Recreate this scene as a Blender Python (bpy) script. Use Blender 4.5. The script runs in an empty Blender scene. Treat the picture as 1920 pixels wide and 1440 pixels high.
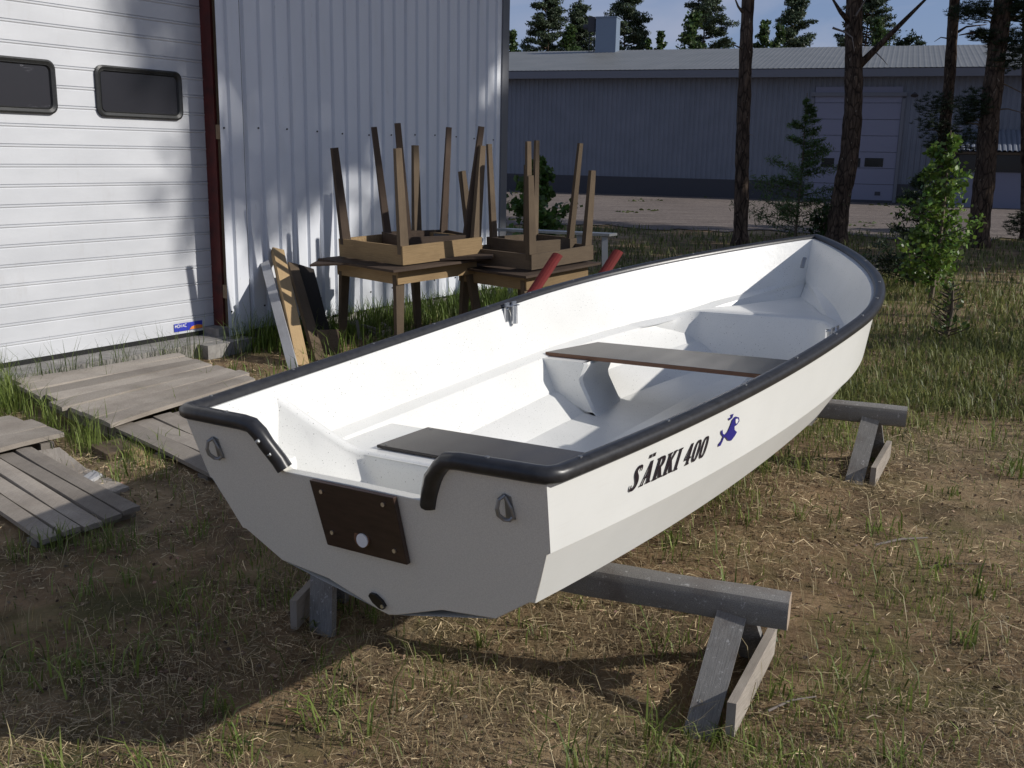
import bpy, math, random
import numpy as np
from mathutils import Vector, Matrix
random.seed(7); rng = np.random.default_rng(11)
S = bpy.context.scene
COL = S.collection
A = lambda *v: np.array(v, float)

# ---------------------------------------------------------------- camera
EYE = 1.60; FPX = 1893.08
PITCH = math.radians(12.866); ROLL = math.radians(1.1466)
_f = A(0, math.cos(PITCH), -math.sin(PITCH)); _u = A(0, math.sin(PITCH), math.cos(PITCH)); _r = A(1, 0, 0)
R_ = math.cos(ROLL)*_r + math.sin(ROLL)*_u; U_ = -math.sin(ROLL)*_r + math.cos(ROLL)*_u; F_ = _f
cd = bpy.data.cameras.new('camera'); cam = bpy.data.objects.new('camera', cd); COL.objects.link(cam)
m = Matrix.Identity(4)
for i in range(3): m[i][0] = R_[i]; m[i][1] = U_[i]; m[i][2] = -F_[i]
m[2][3] = EYE
cam.matrix_world = m
cd.sensor_width = 36; cd.lens = 36*FPX/1920; cd.clip_start = .05; cd.clip_end = 5000
S.camera = cam
# ---------------------------------------------------------------- sky, sun, exposure
SUN_AZ = math.radians(103); SUN_EL = math.radians(28.5)
w = bpy.data.worlds.new('World'); S.world = w; w.use_nodes = True
nt = w.node_tree; bg = nt.nodes['Background']
sk = nt.nodes.new('ShaderNodeTexSky'); sk.sky_type = 'NISHITA'; sk.sun_disc = False
sk.sun_elevation = SUN_EL; sk.sun_rotation = SUN_AZ; sk.air_density = 1.0; sk.dust_density = .6; sk.ozone_density = 1.6
tc = nt.nodes.new('ShaderNodeTexCoord'); mp = nt.nodes.new('ShaderNodeMapping'); mp.inputs['Scale'].default_value = (1, 1, 4.5)
nz = nt.nodes.new('ShaderNodeTexNoise'); nz.inputs['Scale'].default_value = 2.6; nz.inputs['Detail'].default_value = 7; nz.inputs['Distortion'].default_value = .6
rp = nt.nodes.new('ShaderNodeValToRGB'); rp.color_ramp.elements[0].position = .45; rp.color_ramp.elements[1].position = .62
rp.color_ramp.elements[1].color = (.62, .62, .62, 1)
mx = nt.nodes.new('ShaderNodeMixRGB'); mx.inputs['Color2'].default_value = (6.0, 6.3, 7.8, 1)
nt.links.new(tc.outputs['Generated'], mp.inputs['Vector']); nt.links.new(mp.outputs[0], nz.inputs['Vector'])
nt.links.new(nz.outputs['Fac'], rp.inputs['Fac']); nt.links.new(rp.outputs['Color'], mx.inputs['Fac'])
sx_ = nt.nodes.new('ShaderNodeSeparateXYZ'); nt.links.new(tc.outputs['Generated'], sx_.inputs[0])
hz = nt.nodes.new('ShaderNodeMapRange'); hz.inputs['From Min'].default_value = 0.; hz.inputs['From Max'].default_value = .75; hz.inputs['To Min'].default_value = .62; hz.inputs['To Max'].default_value = .12
nt.links.new(sx_.outputs['Z'], hz.inputs['Value']); mh = nt.nodes.new('ShaderNodeMixRGB'); mh.inputs['Color2'].default_value = (3.0, 4.2, 8.0, 1)
nt.links.new(hz.outputs[0], mh.inputs['Fac']); nt.links.new(sk.outputs['Color'], mh.inputs['Color1'])
nt.links.new(mh.outputs['Color'], mx.inputs['Color1']); nt.links.new(mx.outputs['Color'], bg.inputs['Color'])
bg.inputs['Strength'].default_value = .065
sd = bpy.data.lights.new('sun', 'SUN'); sd.energy = 3.6; sd.angle = math.radians(.55); sd.color = (1, .955, .89)
so = bpy.data.objects.new('sun', sd); COL.objects.link(so)
sv = Vector((math.sin(SUN_AZ)*math.cos(SUN_EL), math.cos(SUN_AZ)*math.cos(SUN_EL), math.sin(SUN_EL)))
so.rotation_euler = sv.to_track_quat('Z', 'Y').to_euler()
S.view_settings.view_transform = 'Standard'; S.view_settings.look = 'None'; S.view_settings.gamma = 1
S.view_settings.exposure = 0.10
S.render.engine = 'CYCLES'

# ---------------------------------------------------------------- measuring helpers (survey of the place)
def ray(x, y):
    d = F_*FPX + R_*(x-960) - U_*(y-720); return d/np.linalg.norm(d)
def GP(x, y, z=0.):
    r = ray(x, y); P = r*((z-EYE)/r[2]); P[2] = z; return P
def DP(x, y, d):                       # point seen at (x,y) at horizontal distance d ahead
    r = ray(x, y); P = r*(d/r[1]); P[2] += EYE; return P
UW = A(math.sin(math.radians(33.22)), math.cos(math.radians(33.22)), 0); NW = A(UW[1], -UW[0], 0)
W0 = A(-2.344, 8.061, 0)
def W(t, z, d=0.): return W0 + UW*t + NW*d + A(0, 0, z)          # garage wall frame, d towards the yard
def onW(x, y, d=0.):
    o = W0 + NW*d - A(0, 0, EYE); r = ray(x, y); k = (o@NW)/(r@NW); P = r*k - o
    return P@UW, P[2]
# boat frame
BM = A([0.84297, 0.53732, -0.02610], [-0.53707, 0.84338, 0.01663], [0.03095, 0., 0.99952])
BP = A(-0.42203, 2.44143, -0.72086+EYE)
def B(s, y, z): return BM@A(s, y, z) + BP

# ---------------------------------------------------------------- materials
def mat(name, col, rough=.6, metal=0., spec=.5, build=None, coat=0.):
    m = bpy.data.materials.new(name); m.use_nodes = True
    b = m.node_tree.nodes['Principled BSDF']
    b.inputs['Base Color'].default_value = (*col, 1); b.inputs['Roughness'].default_value = rough
    b.inputs['Metallic'].default_value = metal; b.inputs['Specular IOR Level'].default_value = spec
    b.inputs['Coat Weight'].default_value = coat
    if build: build(m.node_tree, b)
    return m
def nd(t, typ, **kw):
    n = t.nodes.new(typ)
    for k, v in kw.items():
        if k in n.inputs: n.inputs[k].default_value = v
        else: setattr(n, k, v)
    return n
def coords(t, scale=(1, 1, 1), kind='Object', rot=(0, 0, 0)):
    c = nd(t, 'ShaderNodeTexCoord'); m = nd(t, 'ShaderNodeMapping'); m.inputs['Scale'].default_value = scale; m.inputs['Rotation'].default_value = rot
    t.links.new(c.outputs[kind], m.inputs['Vector']); return m.outputs[0]
def noise(t, vec, scale, detail=5, rough=.55, dist=0.):
    n = nd(t, 'ShaderNodeTexNoise', Scale=scale, Detail=detail, Roughness=rough, Distortion=dist)
    t.links.new(vec, n.inputs['Vector']); return n.outputs['Fac']
def ramp(t, fac, stops):
    r = nd(t, 'ShaderNodeValToRGB'); e = r.color_ramp.elements
    while len(e) < len(stops): e.new(.5)
    for k, (p, c) in zip(e, stops):
        k.position = p; k.color = (*c, 1) if len(c) == 3 else c
    t.links.new(fac, r.inputs['Fac']); return r.outputs['Color']
def mixc(t, fac, a, b, mode='MIX'):
    x = nd(t, 'ShaderNodeMixRGB', blend_type=mode)
    for s, v in (('Fac', fac), ('Color1', a), ('Color2', b)):
        if hasattr(v, 'links'): t.links.new(v, x.inputs[s])
        else: x.inputs[s].default_value = v if not isinstance(v, tuple) else ((*v, 1) if len(v) == 3 else v)
    return x.outputs['Color']
def bump(t, b, h, strength=.4, dist=.01):
    n = nd(t, 'ShaderNodeBump', Strength=strength, Distance=dist); t.links.new(h, n.inputs['Height']); t.links.new(n.outputs[0], b.inputs['Normal'])
def col_to(t, b, c, inp='Base Color'): t.links.new(c, b.inputs[inp])

def f_gel(t, b):
    v = coords(t)
    vo = nd(t, 'ShaderNodeTexVoronoi', Scale=70.); vo.inputs['Randomness'].default_value = 1; t.links.new(v, vo.inputs['Vector'])
    dot = ramp(t, vo.outputs['Distance'], [(.06, (.12, .11, .1)), (.145, (1, 1, 1))])
    g = noise(t, v, 9, 2); gate = ramp(t, g, [(.42, (1, 1, 1)), (.58, (0, 0, 0))])
    vo2 = nd(t, 'ShaderNodeTexVoronoi', Scale=190.); t.links.new(v, vo2.inputs['Vector'])
    dot2 = ramp(t, vo2.outputs['Distance'], [(.09, (.45, .43, .4)), (.16, (1, 1, 1))])
    d = mixc(t, 1., mixc(t, gate, dot, (1, 1, 1)), dot2, 'MULTIPLY')
    dirt = ramp(t, noise(t, v, 3, 6), [(.3, (.74, .74, .71)), (.65, (.80, .80, .775))])
    col_to(t, b, mixc(t, 1., dirt, d, 'MULTIPLY')); bump(t, b, noise(t, v, 26, 3), .12, .006)
M_gel_in = mat('speckled gelcoat', (.8, .8, .77), .3, build=f_gel)
def f_gelo(t, b):
    v = coords(t); c = ramp(t, noise(t, v, 4, 6), [(.3, (.75, .755, .725)), (.7, (.80, .805, .775))])
    z = nd(t, 'ShaderNodeSeparateXYZ'); t.links.new(v, z.inputs[0])
    d = ramp(t, noise(t, coords(t, (2, 2, 30)), 5, 6), [(.56, (0, 0, 0)), (.8, (.16, .16, .16))])
    col_to(t, b, mixc(t, d, c, (.6, .58, .52)))
    fl = ramp(t, noise(t, v, 420, 2), [(.3, (.28, .28, .28)), (.7, (.4, .4, .4))]); t.links.new(fl, b.inputs['Roughness'])
M_gel_out = mat('white gelcoat', (.8, .79, .74), .3, build=f_gelo)
def f_trans(t, b):
    v = coords(t); c = ramp(t, noise(t, v, 300, 3), [(.35, (.68, .665, .60)), (.65, (.80, .785, .715))]); col_to(t, b, c)
M_transom = mat('textured gelcoat', (.72, .71, .66), .45, build=f_trans)
def f_rub(t, b):
    v = coords(t); col_to(t, b, ramp(t, noise(t, v, 40, 5), [(.3, (.018, .018, .02)), (.7, (.035, .035, .038))]))
    bump(t, b, noise(t, v, 60, 2), .1, .003)
M_rubber = mat('black rubber', (.02, .02, .022), .36, build=f_rub)
def f_ply(t, b):
    v = coords(t, (1, 1, 1)); 
    mesh = nd(t, 'ShaderNodeTexVoronoi', Scale=240., distance='CHEBYCHEV'); mesh.inputs['Randomness'].default_value = .1; t.links.new(v, mesh.inputs['Vector'])
    col_to(t, b, ramp(t, noise(t, v, 7, 6), [(.3, (.017, .013, .012)), (.7, (.030, .023, .020))])); bump(t, b, mesh.outputs['Distance'], .25, .002)
M_ply = mat('film faced plywood', (.04, .027, .022), .34, build=f_ply)
def f_edge(t, b):
    v = coords(t, (1, 1, 1)); wv = nd(t, 'ShaderNodeTexWave', Scale=90., bands_direction='Z', Distortion=1.5); t.links.new(v, wv.inputs['Vector'])
    col_to(t, b, ramp(t, wv.outputs['Color'], [(.2, (.10, .045, .022)), (.8, (.20, .095, .05))]))
M_plyedge = mat('plywood edge', (.2, .1, .06), .6, build=f_edge)
M_pad = mat('brown motor pad plywood', (.05, .03, .022), .4, build=lambda t, b: (col_to(t, b, ramp(t, noise(t, coords(t, (1, 1, 5)), 14, 6), [(.3, (.036, .021, .016)), (.7, (.060, .036, .027))]))))
M_steel = mat('galvanised steel', (.62, .63, .65), .28, 1.)
M_zinc = mat('dull zinc', (.32, .33, .34), .45, .8)
M_black = mat('black plastic', (.012, .012, .013), .4)
M_ink = mat('dark decal ink', (.012, .006, .012), .5)
M_blue = mat('blue decal ink', (.022, .018, .21), .45)
M_white = mat('white paint', (.78, .78, .78), .5)

def wood(name, c1, c2, c3=None, rough=.8, axis=(1, 1, 14), stain=.5, bstr=.5, sc=6):
    def f(t, b):
        ge = nd(t, 'ShaderNodeTexCoord'); oi = nd(t, 'ShaderNodeObjectInfo')
        mp = nd(t, 'ShaderNodeMapping'); mp.inputs['Scale'].default_value = axis; t.links.new(ge.outputs['UV'], mp.inputs['Vector'])
        ad = nd(t, 'ShaderNodeVectorMath', operation='ADD'); t.links.new(mp.outputs[0], ad.inputs[0]); t.links.new(oi.outputs['Random'], ad.inputs[1])
        v = ad.outputs[0]
        n1 = noise(t, v, sc, 8, .65, .8)
        g = ramp(t, n1, [(.28, c1), (.5, tuple((a+b_)/2 for a, b_ in zip(c1, c2))), (.72, c2)])
        vv = coords(t); n2 = noise(t, vv, 3.1, 5)
        st = ramp(t, n2, [(.45, (0, 0, 0)), (.75, (stain,)*3)])
        c = mixc(t, st, g, c3 or tuple(x*.45 for x in c1))
        at = nd(t, 'ShaderNodeAttribute', attribute_name='tone')
        c = mixc(t, 1., c, at.outputs['Color'], 'MULTIPLY')
        col_to(t, b, c); bump(t, b, n1, bstr, .004)
    return mat(name, c1, rough, spec=.25, build=f)
# uv.x runs along the grain (metres), uv.y across it
M_grey = wood('weathered grey wood', (.155, .145, .13), (.29, .27, .24), (.10, .085, .06), axis=(.9, 9, 9))
M_pal = wood('sun bleached pallet wood', (.26, .23, .195), (.47, .42, .365), (.13, .105, .085), axis=(.8, 8, 8), sc=5)
M_brown = wood('old brown timber', (.085, .062, .042), (.175, .13, .085), (.04, .03, .022), axis=(1, 9, 9))
M_amber = wood('amber pine board', (.20, .135, .068), (.38, .265, .14), (.10, .065, .035), axis=(1, 9, 9), stain=.35)
M_tan = wood('sawn tan timber', (.36, .25, .13), (.52, .37, .20), (.22, .14, .08), axis=(1, 9, 9), stain=.3)
M_dark = wood('dark stained wood', (.055, .038, .028), (.12, .085, .062), (.03, .02, .016), axis=(1, 9, 9))
M_blk = wood('tarred board', (.014, .012, .011), (.04, .034, .03), axis=(1, 8, 8))
M_gypaint = wood('pale painted board', (.36, .36, .37), (.52, .52, .52), (.2, .19, .18), axis=(1, 6, 6), bstr=.2)
M_redpaint = wood('flaking red paint', (.15, .02, .02), (.23, .038, .034), (.09, .025, .018), axis=(1, 5, 5), bstr=.3)
def f_slime(t, b):
    ge = nd(t, 'ShaderNodeTexCoord'); v = coords(t)
    n1 = noise(t, coords(t, (1, 9, 1), 'UV'), 6, 8, .7, .5)
    g = ramp(t, n1, [(.3, (.12, .117, .112)), (.5, (.225, .218, .208)), (.7, (.35, .335, .315))])
    br = ramp(t, noise(t, v, 6, 5), [(.5, (0, 0, 0)), (.72, (.6, .6, .6))])
    c = mixc(t, br, g, (.10, .065, .05))
    ck = ramp(t, noise(t, coords(t, (.7, 16, 1), 'UV'), 7, 4, .5, .3), [(.485, (1, 1, 1)), (.497, (.25, .25, .25)), (.509, (1, 1, 1))]); c = mixc(t, 1., c, ck, 'MULTIPLY')
    sp = ramp(t, noise(t, v, 55, 4, .7), [(.61, (0, 0, 0)), (.68, (.7, .7, .7))])
    c = mixc(t, sp, c, (.5, .5, .49)); col_to(t, b, c); bump(t, b, n1, .5, .004)
M_horse = mat('weathered sawhorse timber', (.15, .145, .145), .75, spec=.3, build=f_slime)

def f_sheet(t, b):
    v = coords(t, (1, 1, .35)); c = ramp(t, noise(t, v, 2.2, 6), [(.3, (.69, .715, .76)), (.7, (.74, .765, .81))])
    sm = ramp(t, noise(t, coords(t, (3, 3, .6)), 3, 7), [(.55, (0, 0, 0)), (.8, (.3, .3, .3))])
    sc_ = ramp(t, noise(t, coords(t, (30, 30, 6)), 2, 6), [(.68, (0, 0, 0)), (.72, (.4, .4, .4))])
    c = mixc(t, sm, c, (.55, .54, .52)); col_to(t, b, mixc(t, sc_, c, (.45, .43, .4)))
M_sheet = mat('white corrugated steel', (.74, .745, .76), .35, spec=.5, build=f_sheet)
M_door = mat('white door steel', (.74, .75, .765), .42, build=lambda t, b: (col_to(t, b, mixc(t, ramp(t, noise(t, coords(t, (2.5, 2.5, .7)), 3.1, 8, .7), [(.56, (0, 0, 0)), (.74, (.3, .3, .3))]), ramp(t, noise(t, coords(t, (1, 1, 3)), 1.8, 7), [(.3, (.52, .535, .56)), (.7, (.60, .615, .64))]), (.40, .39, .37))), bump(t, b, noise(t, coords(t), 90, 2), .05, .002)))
M_trim = mat('dark grey trim', (.16, .165, .18), .45, .3)
M_redsteel = mat('red primed steel', (.10, .016, .013), .55, build=lambda t, b: col_to(t, b, ramp(t, noise(t, coords(t), 9, 6), [(.4, (.115, .02, .016)), (.7, (.055, .014, .012))])))
def f_conc(t, b):
    v = coords(t); n1 = noise(t, v, 8, 8, .65); col_to(t, b, ramp(t, n1, [(.3, (.17, .16, .15)), (.7, (.36, .345, .32))])); bump(t, b, n1, .6, .01)
M_conc = mat('rough concrete', (.3, .29, .27), .9, build=f_conc)
def f_wframe(t, b): col_to(t, b, ramp(t, noise(t, coords(t), 60, 3), [(.3, (.022, .023, .023)), (.7, (.035, .036, .036))]))
M_wframe = mat('black window frame', (.02, .02, .02), .4, build=f_wframe)
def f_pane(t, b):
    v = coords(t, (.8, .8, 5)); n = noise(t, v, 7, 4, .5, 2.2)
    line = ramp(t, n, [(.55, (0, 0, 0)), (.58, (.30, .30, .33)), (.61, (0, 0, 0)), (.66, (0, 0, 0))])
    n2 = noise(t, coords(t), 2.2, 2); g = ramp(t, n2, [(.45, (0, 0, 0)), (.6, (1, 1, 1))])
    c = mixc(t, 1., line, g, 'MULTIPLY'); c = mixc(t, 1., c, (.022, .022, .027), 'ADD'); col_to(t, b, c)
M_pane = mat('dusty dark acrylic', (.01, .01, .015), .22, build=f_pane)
M_pane1 = mat('clean dark acrylic', (.016, .016, .021), .25)
M_glassdk = mat('dark window glass', (.012, .014, .014), .12)
def f_wh(t, b):
    v = coords(t); wv = nd(t, 'ShaderNodeTexNoise', Scale=1.3, Detail=4.); t.links.new(v, wv.inputs['Vector'])
    col_to(t, b, ramp(t, wv.outputs['Fac'], [(.3, (.155, .175, .215)), (.7, (.185, .205, .25))]))
M_whwall = mat('blue grey cladding', (.45, .46, .53), .55, build=f_wh)
M_whroof = mat('grey green roof sheet', (.32, .32, .31), .5, build=lambda t, b: col_to(t, b, ramp(t, noise(t, coords(t), .9, 7), [(.3, (.145, .15, .145)), (.7, (.18, .182, .178))])))
M_whdark = mat('dark plinth', (.06, .06, .07), .8)
M_whdoor = mat('pale door panel', (.22, .23, .31), .5)
M_fascia = mat('grey fascia', (.16, .17, .20), .5)
M_chim = mat('blue grey duct steel', (.20, .25, .32), .4, .2)

def vcol(name, rough=.6, trans=0., spec=.3):
    def f(t, b):
        at = nd(t, 'ShaderNodeAttribute', attribute_name='tone'); col_to(t, b, at.outputs['Color'])
        if trans:
            tr = nd(t, 'ShaderNodeBsdfTranslucent'); ms = nd(t, 'ShaderNodeMixShader', Fac=trans)
            t.links.new(at.outputs['Color'], tr.inputs['Color']); o = t.nodes['Material Output']
            t.links.new(b.outputs[0], ms.inputs[1]); t.links.new(tr.outputs[0], ms.inputs[2]); t.links.new(ms.outputs[0], o.inputs['Surface'])
    return mat(name, (.1, .1, .05), rough, spec=spec, build=f)
M_grass = vcol('grass blades', .5, .35); M_straw = vcol('dry straw', .6); M_leaf = vcol('leaves', .42, .35, .5); M_needle = vcol('pine needles', .55, .12)
M_chip = vcol('wood and bark chips', .8)
def f_bark(t, b):
    v = coords(t, (1, 1, .28)); n1 = noise(t, v, 11, 8, .7, .4); vo = nd(t, 'ShaderNodeTexVoronoi', Scale=13., feature='DISTANCE_TO_EDGE'); t.links.new(v, vo.inputs['Vector'])
    n2 = noise(t, coords(t, (1, 1, .5)), 26, 4)
    c = ramp(t, n1, [(.3, (.032, .024, .019)), (.5, (.085, .06, .044)), (.7, (.17, .12, .085))])
    e = ramp(t, vo.outputs['Distance'], [(0, (.28, .28, .28)), (.12, (1, 1, 1))]); c = mixc(t, 1., c, e, 'MULTIPLY')
    fl = ramp(t, n2, [(.66, (0, 0, 0)), (.7, (.7, .7, .7))]); c = mixc(t, fl, c, (.36, .30, .23)); col_to(t, b, c)
    bump(t, b, vo.outputs['Distance'], 1., .03)
M_bark = mat('pine bark', (.1, .07, .05), .9, spec=.15, build=f_bark)
M_twig = mat('dead grey branch', (.20, .17, .15), .85)
M_stem = mat('sapling stem', (.12, .09, .06), .8)

def f_ground(t, b):
    v = coords(t); big = noise(t, v, .55, 5, .6, .3); med = noise(t, v, 3.2, 8, .7, .5); fine = noise(t, v, 34, 8, .75)
    soil = ramp(t, med, [(.28, (.085, .052, .030)), (.5, (.215, .142, .080)), (.72, (.38, .265, .15))])
    sand = ramp(t, fine, [(.3, (.30, .215, .125)), (.7, (.48, .36, .22))])
    c = mixc(t, ramp(t, big, [(.48, (0, 0, 0)), (.62, (.85, .85, .85))]), soil, sand)
    hum = ramp(t, noise(t, coords(t, rot=(0, 0, 1.1)), 1.7, 7, .65, .4), [(.50, (0, 0, 0)), (.66, (.8, .8, .8))]); c = mixc(t, hum, c, (.06, .042, .028))
    fib = noise(t, coords(t, (1, 14, 1), rot=(0, 0, .5)), 14, 5, .7, 1.5); fib2 = noise(t, coords(t, (14, 1, 1), rot=(0, 0, .3)), 12, 5, .7, 1.5)
    fm = mixc(t, 1., ramp(t, fib, [(.5, (0, 0, 0)), (.62, (1, 1, 1))]), ramp(t, fib2, [(.5, (0, 0, 0)), (.62, (1, 1, 1))]), 'LIGHTEN')
    c = mixc(t, mixc(t, 1., fm, (.45, .45, .45), 'MULTIPLY'), c, (.30, .235, .155))
    gs = ramp(t, noise(t, v, 1.1, 6, .7), [(.5, (0, 0, 0)), (.62, (.55, .55, .55))])
    c = mixc(t, gs, c, (.085, .095, .032))
    col_to(t, b, c); bump(t, b, fine, .8, .015)
M_ground = mat('sandy soil with thatch', (.13, .095, .06), .95, spec=.1, build=f_ground)
def f_gravel(t, b):
    v = coords(t); big = noise(t, coords(t, (.6, 2.2, 1)), .8, 7, .65); fine = noise(t, coords(t, (1, 1.6, 1)), 9, 8, .8)
    c = ramp(t, big, [(.3, (.145, .12, .105)), (.5, (.215, .18, .16)), (.7, (.27, .23, .20))])
    k = ramp(t, fine, [(.35, (.45, .45, .45)), (.6, (1.15, 1.15, 1.15))]); col_to(t, b, mixc(t, 1., c, k, 'MULTIPLY')); bump(t, b, fine, .9, .03)
M_gravel = mat('pinkish gravel', (.3, .26, .22), .95, spec=.15, build=f_gravel)
def f_end(t, b):
    col_to(t, b, ramp(t, noise(t, coords(t), 40, 5), [(.3, (.30, .23, .17)), (.7, (.45, .36, .28))]))
M_end = mat('sawn log end', (.4, .3, .2), .8, build=f_end)

# ---------------------------------------------------------------- mesh helpers
class MB:
    def __init__(s): s.v = []; s.f = []; s.m = []; s.uv = []; s.tone = []
    def add(s, V, Fs, mi=0, uvs=None, tone=1.):
        o = len(s.v); s.v += [tuple(map(float, p)) for p in V]
        for k, f in enumerate(Fs):
            s.f.append(tuple(i+o for i in f)); s.m.append(mi)
            s.uv.append(uvs[k] if uvs else None); s.tone.append(tone)
    def box(s, c, ax, h, mi=0, tone=None, taper=None, ems=None):
        """c centre, ax 3 axes, h half sizes; axis 0 is the grain direction; taper scales far end"""
        c = np.array(c, float); ax = [np.array(a, float)/np.linalg.norm(a) for a in ax]
        V = []; t = taper or 1.
        for i in (-1, 1):
            for j in (-1, 1):
                for k in (-1, 1):
                    q = t if i > 0 else 1.
                    V.append(c + ax[0]*h[0]*i + ax[1]*h[1]*j*q + ax[2]*h[2]*k*q)
        Fs = [(0, 1, 3, 2), (4, 6, 7, 5), (0, 4, 5, 1), (2, 3, 7, 6), (0, 2, 6, 4), (1, 5, 7, 3)]
        ou = random.random()*7; L = 2*h[0]; wj = 2*h[1]; wk = 2*h[2]
        crd = {i: (((i >> 2) & 1)*L + ou, ((i >> 1) & 1)*wj, (i & 1)*wk) for i in range(8)}
        uvs = []
        for q, f in enumerate(Fs):
            if q < 2: uvs.append([(crd[i][1]*.3, crd[i][2]+ou) for i in f])
            elif q < 4: uvs.append([(crd[i][0], crd[i][2]+ou) for i in f])
            else: uvs.append([(crd[i][0], crd[i][1]+ou*3) for i in f])
        if np.dot(np.cross(ax[0], ax[1]), ax[2]) < 0: Fs = [f[::-1] for f in Fs]; uvs = [u[::-1] for u in uvs]
        s.add(V, Fs, mi, uvs, tone if tone is not None else random.uniform(.78, 1.15))
        if ems is not None:
            s.m[-6] = ems; s.m[-5] = ems
    def bar(s, p, q, w, th, up=(0, 0, 1), **k):
        p = np.array(p, float); q = np.array(q, float); a = q-p; L = np.linalg.norm(a); a /= L
        side = np.cross(a, up); side /= np.linalg.norm(side); n = np.cross(side, a)
        s.box((p+q)/2, (a, side, n), (L/2, w/2, th/2), **k)
    def tube(s, P, R, n=10, mi=0, caps=True, tone=1., up=(0, 0, 1), flat=1.):
        P = [np.array(p, float) for p in P]; rings = []; cum = 0
        if np.isscalar(R): R = [R]*len(P)
        for i, p in enumerate(P):
            t = P[min(i+1, len(P)-1)] - P[max(i-1, 0)]; t /= np.linalg.norm(t)
            u = np.array(up, float) if abs(np.dot(t, up)) < .95 else A(1, 0, 0)
            a = np.cross(t, u); a /= np.linalg.norm(a); b = np.cross(a, t)
            rings.append([p + R[i]*(math.cos(2*math.pi*k/n)*a + flat*math.sin(2*math.pi*k/n)*b) for k in range(n)])
        V = [v for r in rings for v in r]; Fs = []; uvs = []
        for i in range(len(P)-1):
            L = np.linalg.norm(P[i+1]-P[i])
            for k in range(n):
                k2 = (k+1) % n; Fs.append((i*n+k, i*n+k2, (i+1)*n+k2, (i+1)*n+k))
                y0 = k*6.28*R[i]/n; y1 = (k+1)*6.28*R[i]/n; uvs.append([(cum, y0), (cum, y1), (cum+L, y1), (cum+L, y0)])
            cum += L
        if caps:
            for r_, rev in ((0, True), (len(P)-1, False)):
                f = tuple(r_*n+k for k in range(n)); Fs.append(f if not rev else f[::-1]); uvs.append([(.3*math.cos(k), .3*math.sin(k)) for k in range(n)])
        s.add(V, Fs, mi, uvs, tone)
    def sheet(s, rows, mi=0, flip=False):
        nr = len(rows); nc = len(rows[0]); V = [p for r in rows for p in r]; Fs = []
        for i in range(nr-1):
            for j in range(nc-1):
                f = (i*nc+j, i*nc+j+1, (i+1)*nc+j+1, (i+1)*nc+j); Fs.append(f[::-1] if flip else f)
        s.add(V, Fs, mi)
    def poly(s, pts, off, mi=0):
        """flat polygon extruded by vector off"""
        n = len(pts); P = [np.array(p, float) for p in pts]; o = np.array(off, float)
        V = P + [p+o for p in P]; Fs = [tuple(range(n))[::-1], tuple(range(n, 2*n))] + [(i, (i+1) % n, (i+1) % n+n, i+n) for i in range(n)]
        s.add(V, Fs, mi)
    def build(s, name, mats, parent=None, smooth=False, bevel=0, angle=None):
        me = bpy.data.meshes.new(name); o0 = A(0, 0, 0)
        if parent is not None: o0 = np.array(wl(parent))
        V = np.array(s.v) - o0
        me.from_pydata(V.tolist(), [], s.f)
        if not isinstance(mats, (list, tuple)): mats = [mats]
        for x in mats: me.materials.append(x)
        me.polygons.foreach_set('material_index', s.m)
        if smooth: me.polygons.foreach_set('use_smooth', [True]*len(s.f))
        uvl = me.uv_layers.new(name='UVMap'); at = me.color_attributes.new('tone', 'FLOAT_COLOR', 'CORNER')
        uv = []; cl = []
        for f, u, t in zip(s.f, s.uv, s.tone):
            uv += [c for q in (u or [(0, 0)]*len(f)) for c in q]; t3 = (t, t, t) if np.isscalar(t) else t
            cl += [*t3, 1]*len(f)
        uvl.data.foreach_set('uv', uv); at.data.foreach_set('color', cl)
        me.update()
        o = bpy.data.objects.new(name, me); COL.objects.link(o)
        if parent is not None: o.parent = parent
        if bevel:
            b = o.modifiers.new('bevel', 'BEVEL'); b.width = bevel; b.segments = 2; b.limit_method = 'ANGLE'
        if angle: 
            e = o.modifiers.new('split', 'EDGE_SPLIT'); e.split_angle = math.radians(angle)
        return o
_wl = {}
def wl(o):
    return _wl.get(o.name, (0, 0, 0)) if o.parent is None else wl(o.parent)
def thing(name, loc, label=None, cat=None, group=None, kind=None):
    o = bpy.data.objects.new(name, None); COL.objects.link(o); o.empty_display_size = .1
    o.location = loc; _wl[o.name] = tuple(loc); tag(o, label, cat, group, kind); return o
def tag(o, label=None, cat=None, group=None, kind=None):
    if label: o['label'] = label
    if cat: o['category'] = cat
    if group: o['group'] = group
    if kind: o['kind'] = kind
    return o
def fastmesh(name, V, Q, colors, material, parent=None, tri=False):
    """V (n,3), Q (m,k) faces, colors (m,3)"""
    me = bpy.data.meshes.new(name); k = Q.shape[1]; m_ = len(Q)
    if parent is not None: V = V - np.array(wl(parent))
    me.vertices.add(len(V)); me.vertices.foreach_set('co', V.astype(np.float32).ravel())
    me.loops.add(m_*k); me.loops.foreach_set('vertex_index', Q.astype(np.int32).ravel())
    me.polygons.add(m_); me.polygons.foreach_set('loop_start', (np.arange(m_)*k).astype(np.int32)); me.polygons.foreach_set('loop_total', np.full(m_, k, np.int32))
    me.update(); at = me.color_attributes.new('tone', 'FLOAT_COLOR', 'CORNER')
    c = np.ones((m_, k, 4), np.float32); c[:, :, :3] = colors[:, None, :]; at.data.foreach_set('color', c.ravel())
    me.materials.append(material); me.update(calc_edges=True)
    o = bpy.data.objects.new(name, me); COL.objects.link(o)
    if parent is not None: o.parent = parent
    return o

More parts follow.
